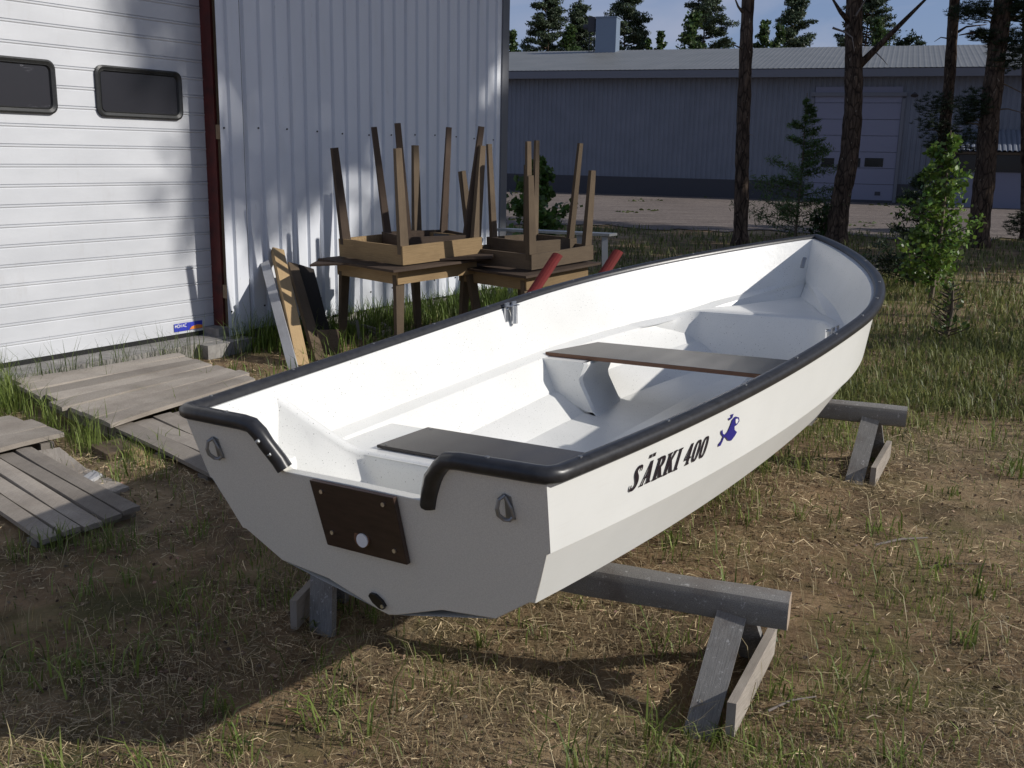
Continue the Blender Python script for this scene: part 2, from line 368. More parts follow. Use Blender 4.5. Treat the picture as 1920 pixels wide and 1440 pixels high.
# ---------------------------------------------------------------- ground
def gh(x, y):
    """gentle unevenness of the yard close by"""
    f = np.clip((14-np.hypot(x, y))/8, 0, 1)
    h = .022*np.sin(1.3*x+.7*y)*np.cos(.9*y-1.1*x+.5)+.012*np.sin(4.1*x-2.3*y+1)+.008*np.sin(7.7*y+5.1*x)
    return h*f
def ground():
    def ax(a, b, n, p): return a*np.sinh(p*np.linspace(-1, 1, n))/np.sinh(p)
    xs = np.concatenate([-np.geomspace(1200, 9.2, 26), np.linspace(-9, 12, 150), np.geomspace(12.3, 1200, 26)])
    ys = np.concatenate([-np.geomspace(1200, 1.2, 26), np.linspace(-1, 18, 140), np.geomspace(18.4, 1600, 30)])
    X, Y = np.meshgrid(xs, ys); Z = gh(X, Y)
    V = np.stack([X, Y, Z], -1).reshape(-1, 3); nx = len(xs); i = np.arange(len(ys)-1)[:, None]*nx+np.arange(nx-1)[None]
    i = i.ravel(); Q = np.stack([i, i+1, i+nx+1, i+nx], -1)
    o = fastmesh('ground', V, Q, np.ones((len(Q), 3)), M_ground); o.data.polygons.foreach_set('use_smooth', [True]*len(Q)); tag(o, kind='structure')
    # gravel yard, ragged near edge
    xs = np.linspace(-30, 90, 400); ed = 22.3+1.0*np.sin(xs*.35+1)+.5*np.sin(xs*1.3)+.35*np.sin(xs*3.7)+.2*np.sin(xs*9.1)
    rows = [[(x, e, .02) for x, e in zip(xs, ed)], [(x, 60, .02) for x in xs]]
    mb = MB(); mb.sheet(rows); tag(mb.build('gravel_yard', M_gravel), kind='structure')
ground()

# ---------------------------------------------------------------- garage with white sheet wall and sectional door
def garage():
    g = thing('garage', W(0, 0), 'white corrugated metal garage with a big white sectional door on the left', 'garage')
    H = 4.4
    # corrugated wall: pitch .168, shallow narrow grooves
    def prof(t):
        q = t % .168
        if q < .118: return 0.
        if q < .128: return -(q-.118)/.01*.027
        if q < .158: return -.027
        return -.027+(q-.158)/.01*.027
    ts = sorted(set([.055]+[round(k*.168+o, 4) for k in range(25) for o in (0, .118, .128, .158, .1675) if .055 < k*.168+o <= 3.94]+[3.94]))
    mb = MB(); z0, z1 = .125, H
    def zb(t): return .125 if t > .30 else .10
    mb.sheet([[W(t, zb(t)+(.035 if .42 < t < .5 else 0), prof(t)) for t in ts], [W(t, z1, prof(t)) for t in ts]], flip=True)
    mb.sheet([[W(t, zb(t), prof(t)-.003) for t in ts], [W(t, z1, prof(t)-.003) for t in ts]])
    mb.box(W(.29, 2.2, .001), (A(0, 0, 1), UW, NW), (2.08, .0012, .0015), mi=1)
    wo = mb.build('wall', [M_sheet, M_trim], g)
    # screw row
    for z in (.3, 1.75, 3.2):
        for k in range(12):
            t = .09+k*.336+.02*(k % 2); sc = MB(); sc.tube([W(t, z+.012*math.sin(k), .001), W(t, z+.012*math.sin(k), .007)], .008, 6, up=(0, 0, 1)); sc.build('screw', M_black, wo)
    mb = MB(); mb.box(W(4.0, H/2+.05, -.01), (A(0, 0, 1), UW, NW), (H/2-.05, .06, .03), mi=0); mb.box(W(4.045, H/2+.05, -.31), (A(0, 0, 1), NW, UW), (H/2-.05, .27, .012)); mb.build('corner_trim', M_trim, g)
    mb = MB(); mb.box(W(2.0, .02, -.16), (UW, NW, A(0, 0, 1)), (2.0, .1, .14)); mb.build('foundation', M_conc, g)
    # body behind: closed shell with side, back, roof
    mb = MB()
    mb.box(W(3.9, H/2+.1, -4.6), (NW, A(0, 0, 1), UW), (4.0, H/2-.1, .05)); mb.box(W(-1.5, H/2, -8.65), (UW, A(0, 0, 1), NW), (5.5, H/2, .05))
    mb.box(W(-6.9, H/2, -4.6), (NW, A(0, 0, 1), UW), (4.0, H/2, .05)); mb.build('shell', M_sheet, g)
    mb = MB(); mb.box(W(-1.5, H+.06, -4.3), (UW, NW, A(0, 0, 1)), (5.7, 4.6, .06)); mb.build('roof', M_trim, g)
    mb = MB(); mb.box(W(-3.45, 3.95, -.06), (UW, A(0, 0, 1), NW), (3.44, .44, .06)); mb.build('lintel', M_sheet, g)
    # reveal: red post, timber stud, dark inner board
    mb = MB(); mb.box(W(.15, 2., -.19), (A(0, 0, 1), NW, UW), (1.95, .06, .035)); mb.build('steel_post', M_redsteel, g)
    mb = MB(); mb.box(W(.165, 2., -.087), (A(0, 0, 1), NW, UW), (1.9, .04, .03))
    for z in (.45, 1.72): mb.box(W(.148, z, -.085), (UW, A(0, 0, 1), NW), (.03, .055, .042), tone=2.1)
    mb.box(W(.165, 2., -.062), (A(0, 0, 1), NW, UW), (1.9, .018, .03), tone=.35); mb.build('timber_stud', M_brown, g)
    # sectional door
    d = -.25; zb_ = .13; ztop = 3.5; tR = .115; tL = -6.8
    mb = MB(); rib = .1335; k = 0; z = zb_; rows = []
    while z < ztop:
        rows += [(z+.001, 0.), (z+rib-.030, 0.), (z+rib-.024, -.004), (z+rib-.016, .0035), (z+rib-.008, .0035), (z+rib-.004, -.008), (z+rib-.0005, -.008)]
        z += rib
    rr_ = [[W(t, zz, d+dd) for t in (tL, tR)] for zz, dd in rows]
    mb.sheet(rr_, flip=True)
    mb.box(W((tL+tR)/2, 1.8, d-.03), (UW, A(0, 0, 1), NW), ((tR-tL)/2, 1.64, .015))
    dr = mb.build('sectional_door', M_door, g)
    mb = MB(); mb.box(W((tL+tR)/2, zb_-.018, d-.012), (UW, A(0, 0, 1), NW), ((tR-tL)/2, .018, .014)); mb.build('bottom_seal', M_black, dr)
    def rrect(t0, t1, z0, z1, r, dd, n=6):
        P = []
        for cx, cz, a0 in ((t1-r, z1-r, 0), (t0+r, z1-r, 90), (t0+r, z0+r, 180), (t1-r, z0+r, 270)):
            for q in range(n+1):
                a = math.radians(a0+90*q/n); P.append(W(cx+r*math.cos(a), cz+r*math.sin(a), dd))
        return P
    for (t0, t1) in ((-.852, -.105), (-1.93, -1.165), (-2.98, -2.24)):
        z0, z1 = 1.80, 2.16
        rings = [rrect(t0, t1, z0, z1, .06, d-.01), rrect(t0, t1, z0, z1, .06, d+.022), rrect(t0+.012, t1-.012, z0+.012, z1-.012, .055, d+.028),
                 rrect(t0+.032, t1-.032, z0+.032, z1-.032, .04, d+.018), rrect(t0+.036, t1-.036, z0+.036, z1-.036, .036, d+.024), rrect(t0+.044, t1-.044, z0+.044, z1-.044, .03, d+.006)]
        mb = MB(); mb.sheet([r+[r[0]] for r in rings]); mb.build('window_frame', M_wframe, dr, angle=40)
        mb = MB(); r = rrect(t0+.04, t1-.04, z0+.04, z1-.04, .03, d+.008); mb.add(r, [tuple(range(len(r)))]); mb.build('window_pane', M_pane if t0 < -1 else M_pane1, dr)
    # sticker MEVAC-like band: blue with orange swoosh and white lettering
    t0, t1, z0, z1 = -.29, -.01, .152, .216
    def sp(u, v, dd=.0): return W(t0+(t1-t0)*u, z0+(z1-z0)*v, d+.0062+dd)
    mb = MB(); mb.add([sp(0, 0), sp(1, 0), sp(1, 1), sp(0, 1)], [(0, 1, 2, 3)], 0)
    P = [sp(.52, .05, .0006), sp(1., .05, .0006), sp(1., .42, .0006), sp(.82, .56, .0006), sp(.62, .42, .0006)]; mb.add(P, [tuple(range(5))], 1)
    x = .03
    glyph = {'M': [((0, 0), (0, 1)), ((0, 1), (.5, .3)), ((.5, .3), (1, 1)), ((1, 1), (1, 0))], 'O': [((0, 0), (0, 1)), ((0, 1), (1, 1)), ((1, 1), (1, 0)), ((1, 0), (0, 0))],
             'V': [((0, 1), (.5, 0)), ((.5, 0), (1, 1))], 'A': [((0, 0), (.5, 1)), ((.5, 1), (1, 0)), ((.2, .35), (.8, .35))], 'C': [((1, 1), (0, 1)), ((0, 1), (0, 0)), ((0, 0), (1, 0))]}
    for ch in 'MOVAC':
        for a, b in glyph[ch]:
            pa = sp(x+a[0]*.06, .5+a[1]*.36, .001); pb = sp(x+b[0]*.06, .5+b[1]*.36, .001); mb.bar(pa, pb, .004, .0008, up=NW, mi=2)
        x += .085
    M_stb = mat('sticker blue', (.03, .045, .42), .4); M_sto = mat('sticker orange', (.75, .25, .04), .4)
    mb.build('maker_sticker', [M_stb, M_sto, M_white], dr)
    th = MB(); th.box(W(-3.3, .02, -.12), (UW, NW, A(0, 0, 1)), (3.35, .16, .075)); th.box(W(-.06, .035, .06), (UW, NW, A(0, 0, 1)), (.24, .1, .055))
    th.build('threshold', M_conc, g)
garage()

# ---------------------------------------------------------------- the boat
L_ = 4.0
RAKE = math.tan(math.radians(16.5))
def bw(v): # gunwale half width
    if v < .51: return .596+(.741-.596)*(1-((.51-v)/.51)**2)
    x = (v-.51)/.49; return .741*max(0., 1-x**2.003)**(1/1.056)
def line(W0_, Wm, vm, pw, z0, z1, zp, yend, y0, n=56):
    """one longitudinal hull line from transom to stem"""
    out = []
    for i in range(n):
        v = math.sin(i/(n-1)*math.pi/2)
        if v < vm: w_ = W0_+(Wm-W0_)*(1-((vm-v)/vm)**2)
        else: x = (v-vm)/(1-vm); w_ = Wm*max(0., 1-x**2)**pw
        out.append((w_, y0+(yend-y0)*v, z0+(z1-z0)*v**zp))
    return out
def gl(dw=0, dz=0, n=56, yend=4.0, y0=0.):
    out = []
    for i in range(n):
        v = math.sin(i/(n-1)*math.pi/2); out.append((max(0, bw(v)+dw*min(1, (1-v)*8)), y0+(yend-y0)*v, .077*v+.2*v*v+dz))
    return out
def boat():
    bt = thing('rowing_boat', B(0, 2, -.5), 'white fibreglass rowing boat with black rubber gunwale resting on two low sawhorses', 'rowing boat')
    Lg = gl(); La = line(.574, .712, .5, 1.0, -.192, .07, 2.2, 3.93, .055); Lai = [(max(0, a-.010), y, z-.004) for a, y, z in La]
    Lb = line(.503, .612, .5, 1.1, -.350, -.09, 2.0, 3.78, .105); Lbi = [(max(0, a-.016), y, z-.002) for a, y, z in Lb]
    Lc = line(.372, .46, .48, 1.15, -.432, -.25, 2.2, 3.52, .128); Lk = line(.0, .0, .5, 1, -.522, -.36, 3.2, 3.25, .155)
    lines = [Lg, La, Lai, Lb, Lbi, Lc, Lk]
    mb = MB()
    for sd_ in (1, -1):
        rows = [[B(sd_*w_, y, z) for (w_, y, z) in ln] for ln in lines]
        for k in range(len(rows)-1): mb.sheet([rows[k], rows[k+1]], flip=(sd_ < 0))
    # stem closing fan
    e = [ln[-1] for ln in lines]
    hull = mb.build('hull', M_gel_out, bt, smooth=True, angle=14)
    # transom plate
    def T(s, z, off=0.): return B(s, -z*RAKE+off, z)
    half = [(.0, -.118), (.245, -.12), (.262, -.11), (.312, -.025), (.34, -.004), (.40, .002), (.596, .004), (.574, -.192), (.564, -.198), (.503, -.350), (.487, -.352), (.372, -.432), (.20, -.452), (.03, -.515), (0, -.522)]
    pts = [T(s, z, -.002) for s, z in half] + [T(-s, z, -.002) for s, z in half[::-1] if s > 0]
    mb = MB()
    off = B(0, .034, 0)-B(0, 0, 0); mb.poly(pts, off, 0)
    tr = mb.build('transom', M_transom, bt, bevel=.003)
    mb = MB(); mb.poly([T(-.14, -.122, -.004), T(.143, -.122, -.004), T(.133, -.322, -.004), T(-.143, -.322, -.004)], B(0, -.016, 0)-B(0, 0, 0), 0)
    pad = mb.build('motor_pad', M_pad, tr, bevel=.002)
    def disc(mb, s, z, r, o0, o1, n=14, mi=0):
        mb.tube([T(s, z, o0), T(s, z, o1)], r, n, mi=mi)
    mb = MB(); disc(mb, -.002, -.27, .026, -.018, -.0235, 20); disc(mb, .002, -.274, .019, -.0235, -.028, 18, 1); mb.build('drain_ring', [M_plyedge, M_white], tr, smooth=False)
    for s, z in ((-.105, -.15), (.105, -.148), (-.108, -.275), (.103, -.285)): mb = MB(); disc(mb, s, z, .006, -.018, -.024, 10); mb.build('screw', M_steel, tr)
    for s in (-.492, .481):
        mb = MB(); mb.poly([T(s-.012, -.118, -.0015), T(s+.014, -.118, -.0015), T(s+.012, -.058, -.0015), T(s-.004, -.052, -.0015)], B(0, -.004, 0)-B(0, 0, 0))
        P = [T(s-.004, -.056, -.006), T(s-.010, -.064, -.022), T(s-.014, -.085, -.030), T(s-.015, -.103, -.028), T(s-.008, -.116, -.020), T(s+.004, -.118, -.014), T(s+.012, -.110, -.008)]
        mb.tube(P, .0052, 8, up=tuple(B(0, 1, 0)-B(0, 0, 0))); mb.tube([T(s+.012, -.11, -.008), T(s+.010, -.085, -.010), T(s-.002, -.058, -.008)], .0045, 8, up=tuple(B(0, 1, 0)-B(0, 0, 0))); mb.build('eye_bolt', M_zinc, tr)
    mb = MB()
    fl = [(-.048, -.468), (-.04, -.457), (-.022, -.457), (-.002, -.474), (.004, -.49), (-.006, -.503), (-.02, -.503), (-.04, -.487)]
    mb.poly([T(s, z, -.003) for s, z in fl], B(0, -.009, 0)-B(0, 0, 0)); disc(mb, -.004, -.49, .0055, -.012, -.016, 8, 1); mb.build('drain_flap', [M_black, M_steel], tr)
    # rubber gunwale
    path = []
    def add(s, y, z): path.append((s, y, z))
    c0 = [(-.247, .036, -.113), (-.262, .030, -.088), (-.285, .012, -.045), (-.302, .004, -.014), (-.325, 0, .006), (-.36, -.001, .010), (-.44, -.001, .011), (-.52, 0, .012), (-.565, .001, .012), (-.592, .008, .011), (-.606, .03, .010)]
    stb_end = [(s*-1, y, z) for s, y, z in c0]; stb_end[0] = (.236, .042, -.130); stb_end[1] = (.250, .030, -.095); stb_end[2] = (.275, .012, -.045)
    G = [g_ for g_ in gl(.004, .008, 90) if g_[1] > .055]
    full = [*c0] + [(-a, y, z) for a, y, z in G[:-1]] + [(0, 4.004, .286)] + [(a, y, z) for a, y, z in G[:-1][::-1]] + stb_end[::-1]
    Pw = [B(*p) for p in full]
    mb = MB(); n = 12; rings = []
    for i, p in enumerate(Pw):
        t = Pw[min(i+1, len(Pw)-1)]-Pw[max(i-1, 0)]; t /= np.linalg.norm(t); a = np.cross(t, A(0, 0, 1)); a /= np.linalg.norm(a); b_ = np.cross(a, t)
        ring = []
        for k in range(n):
            th = 2*math.pi*k/n; c_, s_ = math.cos(th), math.sin(th)
            e_ = 2.6; rr = (abs(c_)**e_+abs(s_)**e_)**(-1/e_); ring.append(p+a*.0235*rr*c_+b_*.0205*rr*s_)
        rings.append(ring)
    mb.sheet([r+[r[0]] for r in rings], flip=True); mb.add(rings[0], [tuple(range(n))]); mb.add(rings[-1], [tuple(range(n))[::-1]])
    rim = mb.build('rubber_gunwale', M_rubber, bt, smooth=True)
    for (s, y, z) in [(-.262, .018, -.082), (-.284, .0, -.045)]: mb = MB(); mb.tube([B(s-.004, y-.014, z+.013), B(s-.006, y-.019, z+.017)], .0065, 10); mb.build('screw', M_zinc, rim)
    for y in (.12, .5, .95, 1.35, 1.75, 2.1, 2.45, 2.8, 3.3):
        v = y/4
        for s_ in (1, -1):
            s = s_*(bw(v)+.004); z = .077*v+.2*v*v+.008+.019; mb = MB(); mb.tube([B(s, y-.004, z), B(s, y-.004, z+.003)], .0055, 8); mb.build('screw', M_zinc, rim)
    for s in (-.42, .44): mb = MB(); mb.tube([B(s, -.002, .029), B(s, -.002, .034)], .006, 8); mb.build('screw', M_zinc, rim)
    # liner
    yb = .035
    l0 = gl(-.022, .004, yend=3.93, y0=yb)
    l1 = line(.545, .66, .5, 1.0, -.16, .10, 2.3, 3.84, yb); l1 = [(w_, y, -.185+.14*min(1, (y/3.3))**2.1+.13*max(0, (y-3.0)/.9)**1.5) for (w_, y, z) in l1]
    l2 = [(max(0, w_-.055*min(1, (3.84-y)*2.)), y, z-.014) for (w_, y, z) in l1]
    l2b = [(max(0, w_-.012*min(1, (3.8-y)*2)), y, z-.02) for (w_, y, z) in l2]
    l3 = line(.445, .54, .5, 1.15, -.36, -.10, 2.2, 3.68, yb); l3b = [(max(0, w_-.035*min(1, (3.6-y)*2) if y < 3.6 else w_), y, z-.010) for (w_, y, z) in l3]
    l4 = line(.33, .40, .48, 1.15, -.425, -.24, 2.4, 3.45, yb); l5 = line(.13, .14, .48, 1.15, -.440, -.29, 2.6, 3.3, yb); l5b = [(w_*.78, y, z+.022) for w_, y, z in l5]
    l6 = [(0, y, z) for w_, y, z in l5b]
    l0a = []
    for a, b_ in zip(l0, l1):
        l0a.append(tuple(a[k]*.5+b_[k]*.5 for k in range(3)))
    def rk(ln): return [(a, max(y, -z*RAKE+.034), z) for a, y, z in ln]
    l0, l0a, l1, l2, l2b, l3, l3b, l4, l5, l5b, l6 = [rk(q) for q in (l0, l0a, l1, l2, l2b, l3, l3b, l4, l5, l5b, l6)]
    ll = [l0, l0a, l1, l2, l2b, l3, l3b, l4, l5, l5b, l6]
    def sect(y):
        out = []
        for ln in ll:
            Y = [p[1] for p in ln]; out.append((np.interp(y, Y, [p[0] for p in ln]), np.interp(y, Y, [p[2] for p in ln])))
        return out
    def sz(s, y):
        q = sect(y)[::-1]; return np.interp(abs(s), [p[0] for p in q], [p[1] for p in q])
    def ss_(z, y):
        q = sect(y)[::-1]; return np.interp(z, [p[1] for p in q], [p[0] for p in q])
    mb = MB()
    for sd_ in (1, -1):
        rows = [[B(sd_*w_, y, z) for (w_, y, z) in ln] for ln in ll]
        for k in range(len(rows)-1): mb.sheet([rows[k], rows[k+1]], flip=(sd_ > 0))
    # rim flange between liner and hull
        mb.sheet([[B(sd_*w_, y, z) for w_, y, z in gl(0, .004)], [B(sd_*w_, y, z) for w_, y, z in l0]], flip=(sd_ > 0))
    lin = mb.build('liner', M_gel_in, bt, smooth=True, angle=24)
    sm = lin.modifiers.new('soft', 'WELD'); sm.merge_threshold = .0005
    lin.modifiers.move(1, 0)
    # interpolation of a liner line at y
    def at(ln, y):
        Y = [p[1] for p in ln]; return np.interp(y, Y, [p[0] for p in ln]), np.interp(y, Y, [p[2] for p in ln])
    # aft bulkhead with sloping corners, bench and motor well
    def sec(y, top, inset=.0):
        out = []
        for ln in (l1, l2, l3, l4): 
            w_, z = at(ln, y); out.append((w_+.01, z))
        return out
    mb = MB()
    wr = ss_(-.02, .38)
    topc = [(-wr-.012, -.005), (-.60, -.034), (-.54, -.085), (-.47, -.143), (-.425, -.178), (-.395, -.193), (-.36, -.198), (-.15, -.20)]
    topc = topc + [(-q, z) for q, z in topc[::-1]]
    def yof(q): return .52-.15*max(0, (abs(q)-.38)/.26)
    prof_ = [(-.004, 9), (-.002, -.030), (.0, -.014), (.006, -.005), (.016, .0), (.028, -.001), (.036, -.008), (.038, 9)]
    rowsB = []; WR = wr+.012
    for tq in (1., .66, .33):
        r_ = []
        for q, z in topc:
            z2 = (z-.03)*(1-tq)-.40*tq; wing = min(1, max(0, (abs(q)-.30)/.25)); y2 = (yof(q)-.024)-(.01+.07*wing)*tq*(1 if tq < .9 else 1.1)
            r_.append(B(q/WR*((ss_(z2, y2)+.012)*wing+WR*(1-wing)*min(1, (ss_(z2, y2)+.01)/WR)), y2, z2))
        rowsB.append(r_)
    rowsB += [[B(q, yof(q)-.02+dy, (z+dz) if dz < 1 else min(z-.04, sz(q, yof(q))-.006)) for q, z in topc] for dy, dz in prof_[1:]]
    mb.sheet(rowsB); mb.build('aft_bulkhead', M_gel_in, bt, smooth=True, angle=60)
    mb = MB(); bz = -.205; yb1 = .86; fr_ = (-1, -.75, -.5, -.25, 0, .25, .5, .75, 1)
    top = [[B(q*(ss_(bz, y)+.004), y, bz) for q in fr_] for y in np.linspace(.50, yb1, 6)]
    wq = ss_(bz, yb1)+.004
    fr = [[B(q*wq, yb1+.010, bz-.004) for q in fr_], [B(q*wq*.995, yb1+.015, bz-.016) for q in fr_], [B(q*wq*.99, yb1+.03, min(bz-.03, sz(q*wq*.99, yb1+.03)-.006)) for q in fr_]]
    mb.sheet(top+fr); mb.build('aft_bench', M_gel_in, bt, smooth=True, angle=40)
    mb = MB(); mb.poly([B(-.385, .575, bz+.003), B(.385, .575, bz+.003), B(.385, .845, bz+.003), B(-.385, .845, bz+.003)], B(0, 0, .010)-B(0, 0, 0)); seat = mb.build('seat_insert', M_ply, bt, bevel=.0015)
    for q in (-.36, .36):
        for y in (.592, .828): mb = MB(); mb.tube([B(q, y, bz+.013), B(q, y, bz+.0145)], .004, 8); mb.build('screw', M_zinc, seat)
    mb = MB(); mb.sheet([[B(q*(ss_(-.36, y)+.003), y, -.36) for q in fr_] for y in (.145, .3, .45)]); mb.build('motor_well', M_gel_in, bt, smooth=True)
    # forward deck seat
    mb = MB(); yf = 3.05; fz = -.040; ss = np.linspace(-1, 1, 25); rows = []
    def fy(q): return yf-.34*max(0., (abs(q)-.70)/.30)**1.6
    def wat(q, dy, z):
        y = fy(q)+dy; return B(q*(ss_(z, y)+.006), y, z)
    def zt(q): return fz-.05*max(0., (abs(q)-.70)/.30)**1.3
    bot = []
    for q in ss:
        y = fy(q)-.045; s_ = q*(ss_(zt(q), y)+.004)*.97; bot.append(B(s_, y, sz(s_, y)-.006))
    rows.append(bot); rows.append([wat(q, -.012, zt(q)-.022) for q in ss]); rows.append([wat(q, -.004, zt(q)-.007) for q in ss]); rows.append([wat(q, .012, zt(q)) for q in ss])
    for k in np.linspace(.12, 1, 10): rows.append([B(q*(ss_(fz+.01*k, fy(q)*(1-k)+3.84*k)+.004), (fy(q)+.012)*(1-k)+3.84*k, zt(q)*(1-k)+(fz+.01)*k) for q in ss])
    mb.sheet(rows); mb.build('forward_seat', M_gel_in, bt, smooth=True, angle=34)
    # thwart and its moulded side supports
    tz = -.150; y0, y1 = 2.03, 2.39
    w0 = ss_(tz+.01, y0)-.014; w1 = ss_(tz+.01, y1)-.014
    mb = MB(); mb.poly([B(-w0, y0, tz), B(w0, y0, tz), B(w1, y1, tz), B(-w1, y1, tz)], B(0, 0, .018)-B(0, 0, 0))
    for k in range(2, 6): mb.m[k] = 1
    mb.build('thwart', [M_ply, M_plyedge], bt, bevel=.002)
    for sd_ in (1, -1):
        mb = MB(); ya, yb_ = 1.975, 2.24; rowsS = []
        inner = [(.385, tz-.001), (.38, tz-.012), (.405, -.225), (.40, -.250), (.335, -.37), (.30, None)]
        for (y, ex) in ((ya-.0, .20), (ya, 0), (ya+.012, -.012), (yb_-.012, -.012), (yb_, 0), (yb_, .20)):
            r_ = []
            for q, z in inner:
                q2 = q+ex if ex > .1 else q+ex*1.0+.012
                if z is None: z = sz(q2, y)-.012
                elif ex > .1: q2 = max(q2, min(ss_(z, y)+.004, .62)); 
                r_.append(B(sd_*q2, y, z))
            rowsS.append(r_)
        mb.sheet(rowsS, flip=(sd_ < 0)); mb.sheet([[B(sd_*.40, ya, tz-.001), B(sd_*.40, yb_, tz-.001)], [B(sd_*w0, ya, tz-.001), B(sd_*w0, yb_, tz-.001)]]); mb.build('seat_support', M_gel_in, bt, smooth=True, angle=35)
    # oarlock sockets, bow eye
    for (s_, y) in ((-1, 1.87), (1, 1.87)):
        v = y/4; w_ = bw(v); z = .077*v+.2*v*v
        mb = MB()
        cx = w_-.055
        mb.tube([B(s_*cx, y, z-.066), B(s_*cx, y, z+.013)], .0145, 14, caps=False); mb.tube([B(s_*cx, y, z-.06), B(s_*cx, y, z+.012)], .011, 10, mi=1)
        for dy in (-.028, .028): mb.box(B(s_*(w_-.035), y+dy, z-.015), (B(0, 1, 0)-B(0, 0, 0), B(1, 0, 0)-B(0, 0, 0), B(0, 0, 1)-B(0, 0, 0)), (.016, .003, .042)); mb.tube([B(s_*(w_-.038), y+dy, z), B(s_*(w_-.044), y+dy, z)], .005, 8)
        mb.box(B(s_*(w_-.032), y, z+.012), (B(0, 1, 0)-B(0, 0, 0), B(1, 0, 0)-B(0, 0, 0), B(0, 0, 1)-B(0, 0, 0)), (.042, .024, .002)); mb.build('oarlock_socket', [M_steel, M_black], bt)
    mb = MB(); q = [B(.02, 3.70, .14), B(.02, 3.72, .17), B(.02, 3.74, .19)]; mb.tube(q, .012, 10, flat=.5); mb.build('bow_eye_backing', M_zinc, bt)
    # decal on the starboard topside
    def H_(y, h):  # h = height below gunwale line
        v = y/4; w_ = bw(v); zg = .077*v+.2*v*v; k = h/.2
        return B(w_+(-.026)*k+.0028, y+.055*k*.0, zg-h)
    mbT = MB(); mbL = MB(); CH = .058
    def put(x0, p): return H_(x0+p[0]*.001+p[1]*CH*.30, .1235+.03*(x0-.35)-p[1]*CH)     # p = (mm along, cap heights up)
    def stroke(x0, P, ws):
        n = len(P); r0 = []; r1 = []
        for i, (x_, z_) in enumerate(P):
            a_ = P[max(0, i-1)]; b_ = P[min(n-1, i+1)]; tx, tz_ = b_[0]-a_[0], (b_[1]-a_[1])*CH*1000; l_ = math.hypot(tx, tz_); nx, nz_ = -tz_/l_, tx/l_
            w_ = ws[i]/2; r0.append(put(x0, (x_+nx*w_, z_+nz_*w_/(CH*1000)))); r1.append(put(x0, (x_-nx*w_, z_-nz_*w_/(CH*1000))))
        mbT.sheet([r0, r1])
    def sm(P, k=4):
        out = []
        for i in range(len(P)-1):
            p0, p1, p2, p3 = P[max(0, i-1)], P[i], P[i+1], P[min(len(P)-1, i+2)]
            for j in range(k):
                t = j/k; out.append(tuple(.5*((2*p1[c])+(-p0[c]+p2[c])*t+(2*p0[c]-5*p1[c]+4*p2[c]-p3[c])*t*t+(-p0[c]+3*p1[c]-3*p2[c]+p3[c])*t**3) for c in range(len(p0))))
        out.append(P[-1]); return out
    def curve(x0, P):      # P = (mm, cap, width)
        Q = sm(P); stroke(x0, [(q[0], q[1]) for q in Q], [q[2] for q in Q])
    def ser(x0, x_, z_, w_=17): stroke(x0, [(x_-w_/2, z_), (x_+w_/2, z_)], [4.6, 4.6])
    X0 = .348
    curve(X0, [(33, .74, 5), (33, .90, 7), (25, .98, 7.5), (15, .93, 9), (11, .80, 9.5), (15, .64, 12), (22, .49, 13), (27, .33, 12), (27, .17, 9.5), (20, .05, 9), (10, .02, 7.5), (3, .10, 7), (2, .25, 5)])
    X0 = .402; stroke(X0, [(4, .03), (24, 1.0)], [7.5, 7.5]); stroke(X0, [(24, 1.02), (34, .02)], [10, 12.5]); stroke(X0, [(11, .33), (29, .33)], [5.5, 5.5]); ser(X0, 3, .03, 14); ser(X0, 34, .03, 20)
    stroke(X0, [(9, 1.18), (9, 1.35)], [9, 9]); stroke(X0, [(27, 1.18), (27, 1.35)], [9, 9])
    X0 = .458; stroke(X0, [(10, .0), (10, 1.0)], [11, 11]); ser(X0, 10, .03, 20); ser(X0, 7, .97, 14); curve(X0, [(12, .965, 6), (24, .965, 7), (33, .87, 11), (33, .70, 11.5), (26, .56, 7), (12, .52, 6)]); stroke(X0, [(20, .54), (36, .03)], [10, 12.5]); ser(X0, 38, .03, 15)
    X0 = .511; stroke(X0, [(10, .0), (10, 1.0)], [11, 11]); ser(X0, 10, .03, 20); ser(X0, 10, .97, 20); stroke(X0, [(14, .42), (38, .97)], [7.5, 7.5]); ser(X0, 38, .97, 14); stroke(X0, [(20, .60), (38, .03)], [11, 12.5]); ser(X0, 39, .03, 16)
    X0 = .567; stroke(X0, [(9, .0), (9, 1.0)], [11, 11]); ser(X0, 9, .03, 20); ser(X0, 9, .97, 20)
    X0 = .616; stroke(X0, [(23, .0), (23, 1.0)], [10, 10]); ser(X0, 23, .03, 18); stroke(X0, [(22, .98), (3, .33)], [7.5, 7.5]); stroke(X0, [(1, .30), (35, .30)], [5.5, 5.5])
    for X0 in (.659, .703): curve(X0, [(19, .985, 5.5), (9, .86, 8), (6, .5, 10), (9, .14, 8), (19, .015, 5.5)]); curve(X0, [(19, .985, 5.5), (29, .86, 8), (32, .5, 10), (29, .14, 8), (19, .015, 5.5)])
    mbT.build('name_lettering', M_ink, bt)
    def fin(P, mi=0, off=0.): mbL.add([H_(y, h)+BM@A(off, 0, 0) for y, h in P], [tuple(range(len(P)))], mi)
    fin([(0.848, 0.1043), (0.872, 0.0952), (0.884, 0.0791), (0.890, 0.0651), (0.908, 0.0590), (0.936, 0.0690), (0.944, 0.0821), (0.930, 0.0902), (0.914, 0.0912), (0.920, 0.1037), (0.940, 0.115), (0.928, 0.1241), (0.908, 0.1331), (0.884, 0.1258), (0.864, 0.1115)])
    fin([(0.91, 0.067), (0.925, 0.0695), (0.933, 0.077), (0.928, 0.0838), (0.918, 0.0838), (0.913, 0.0761)], 1, .0012)
    fin([(0.848, 0.1062), (0.828, 0.0919), (0.824, 0.0831), (0.832, 0.0791), (0.84, 0.0941), (0.857, 0.1023)])
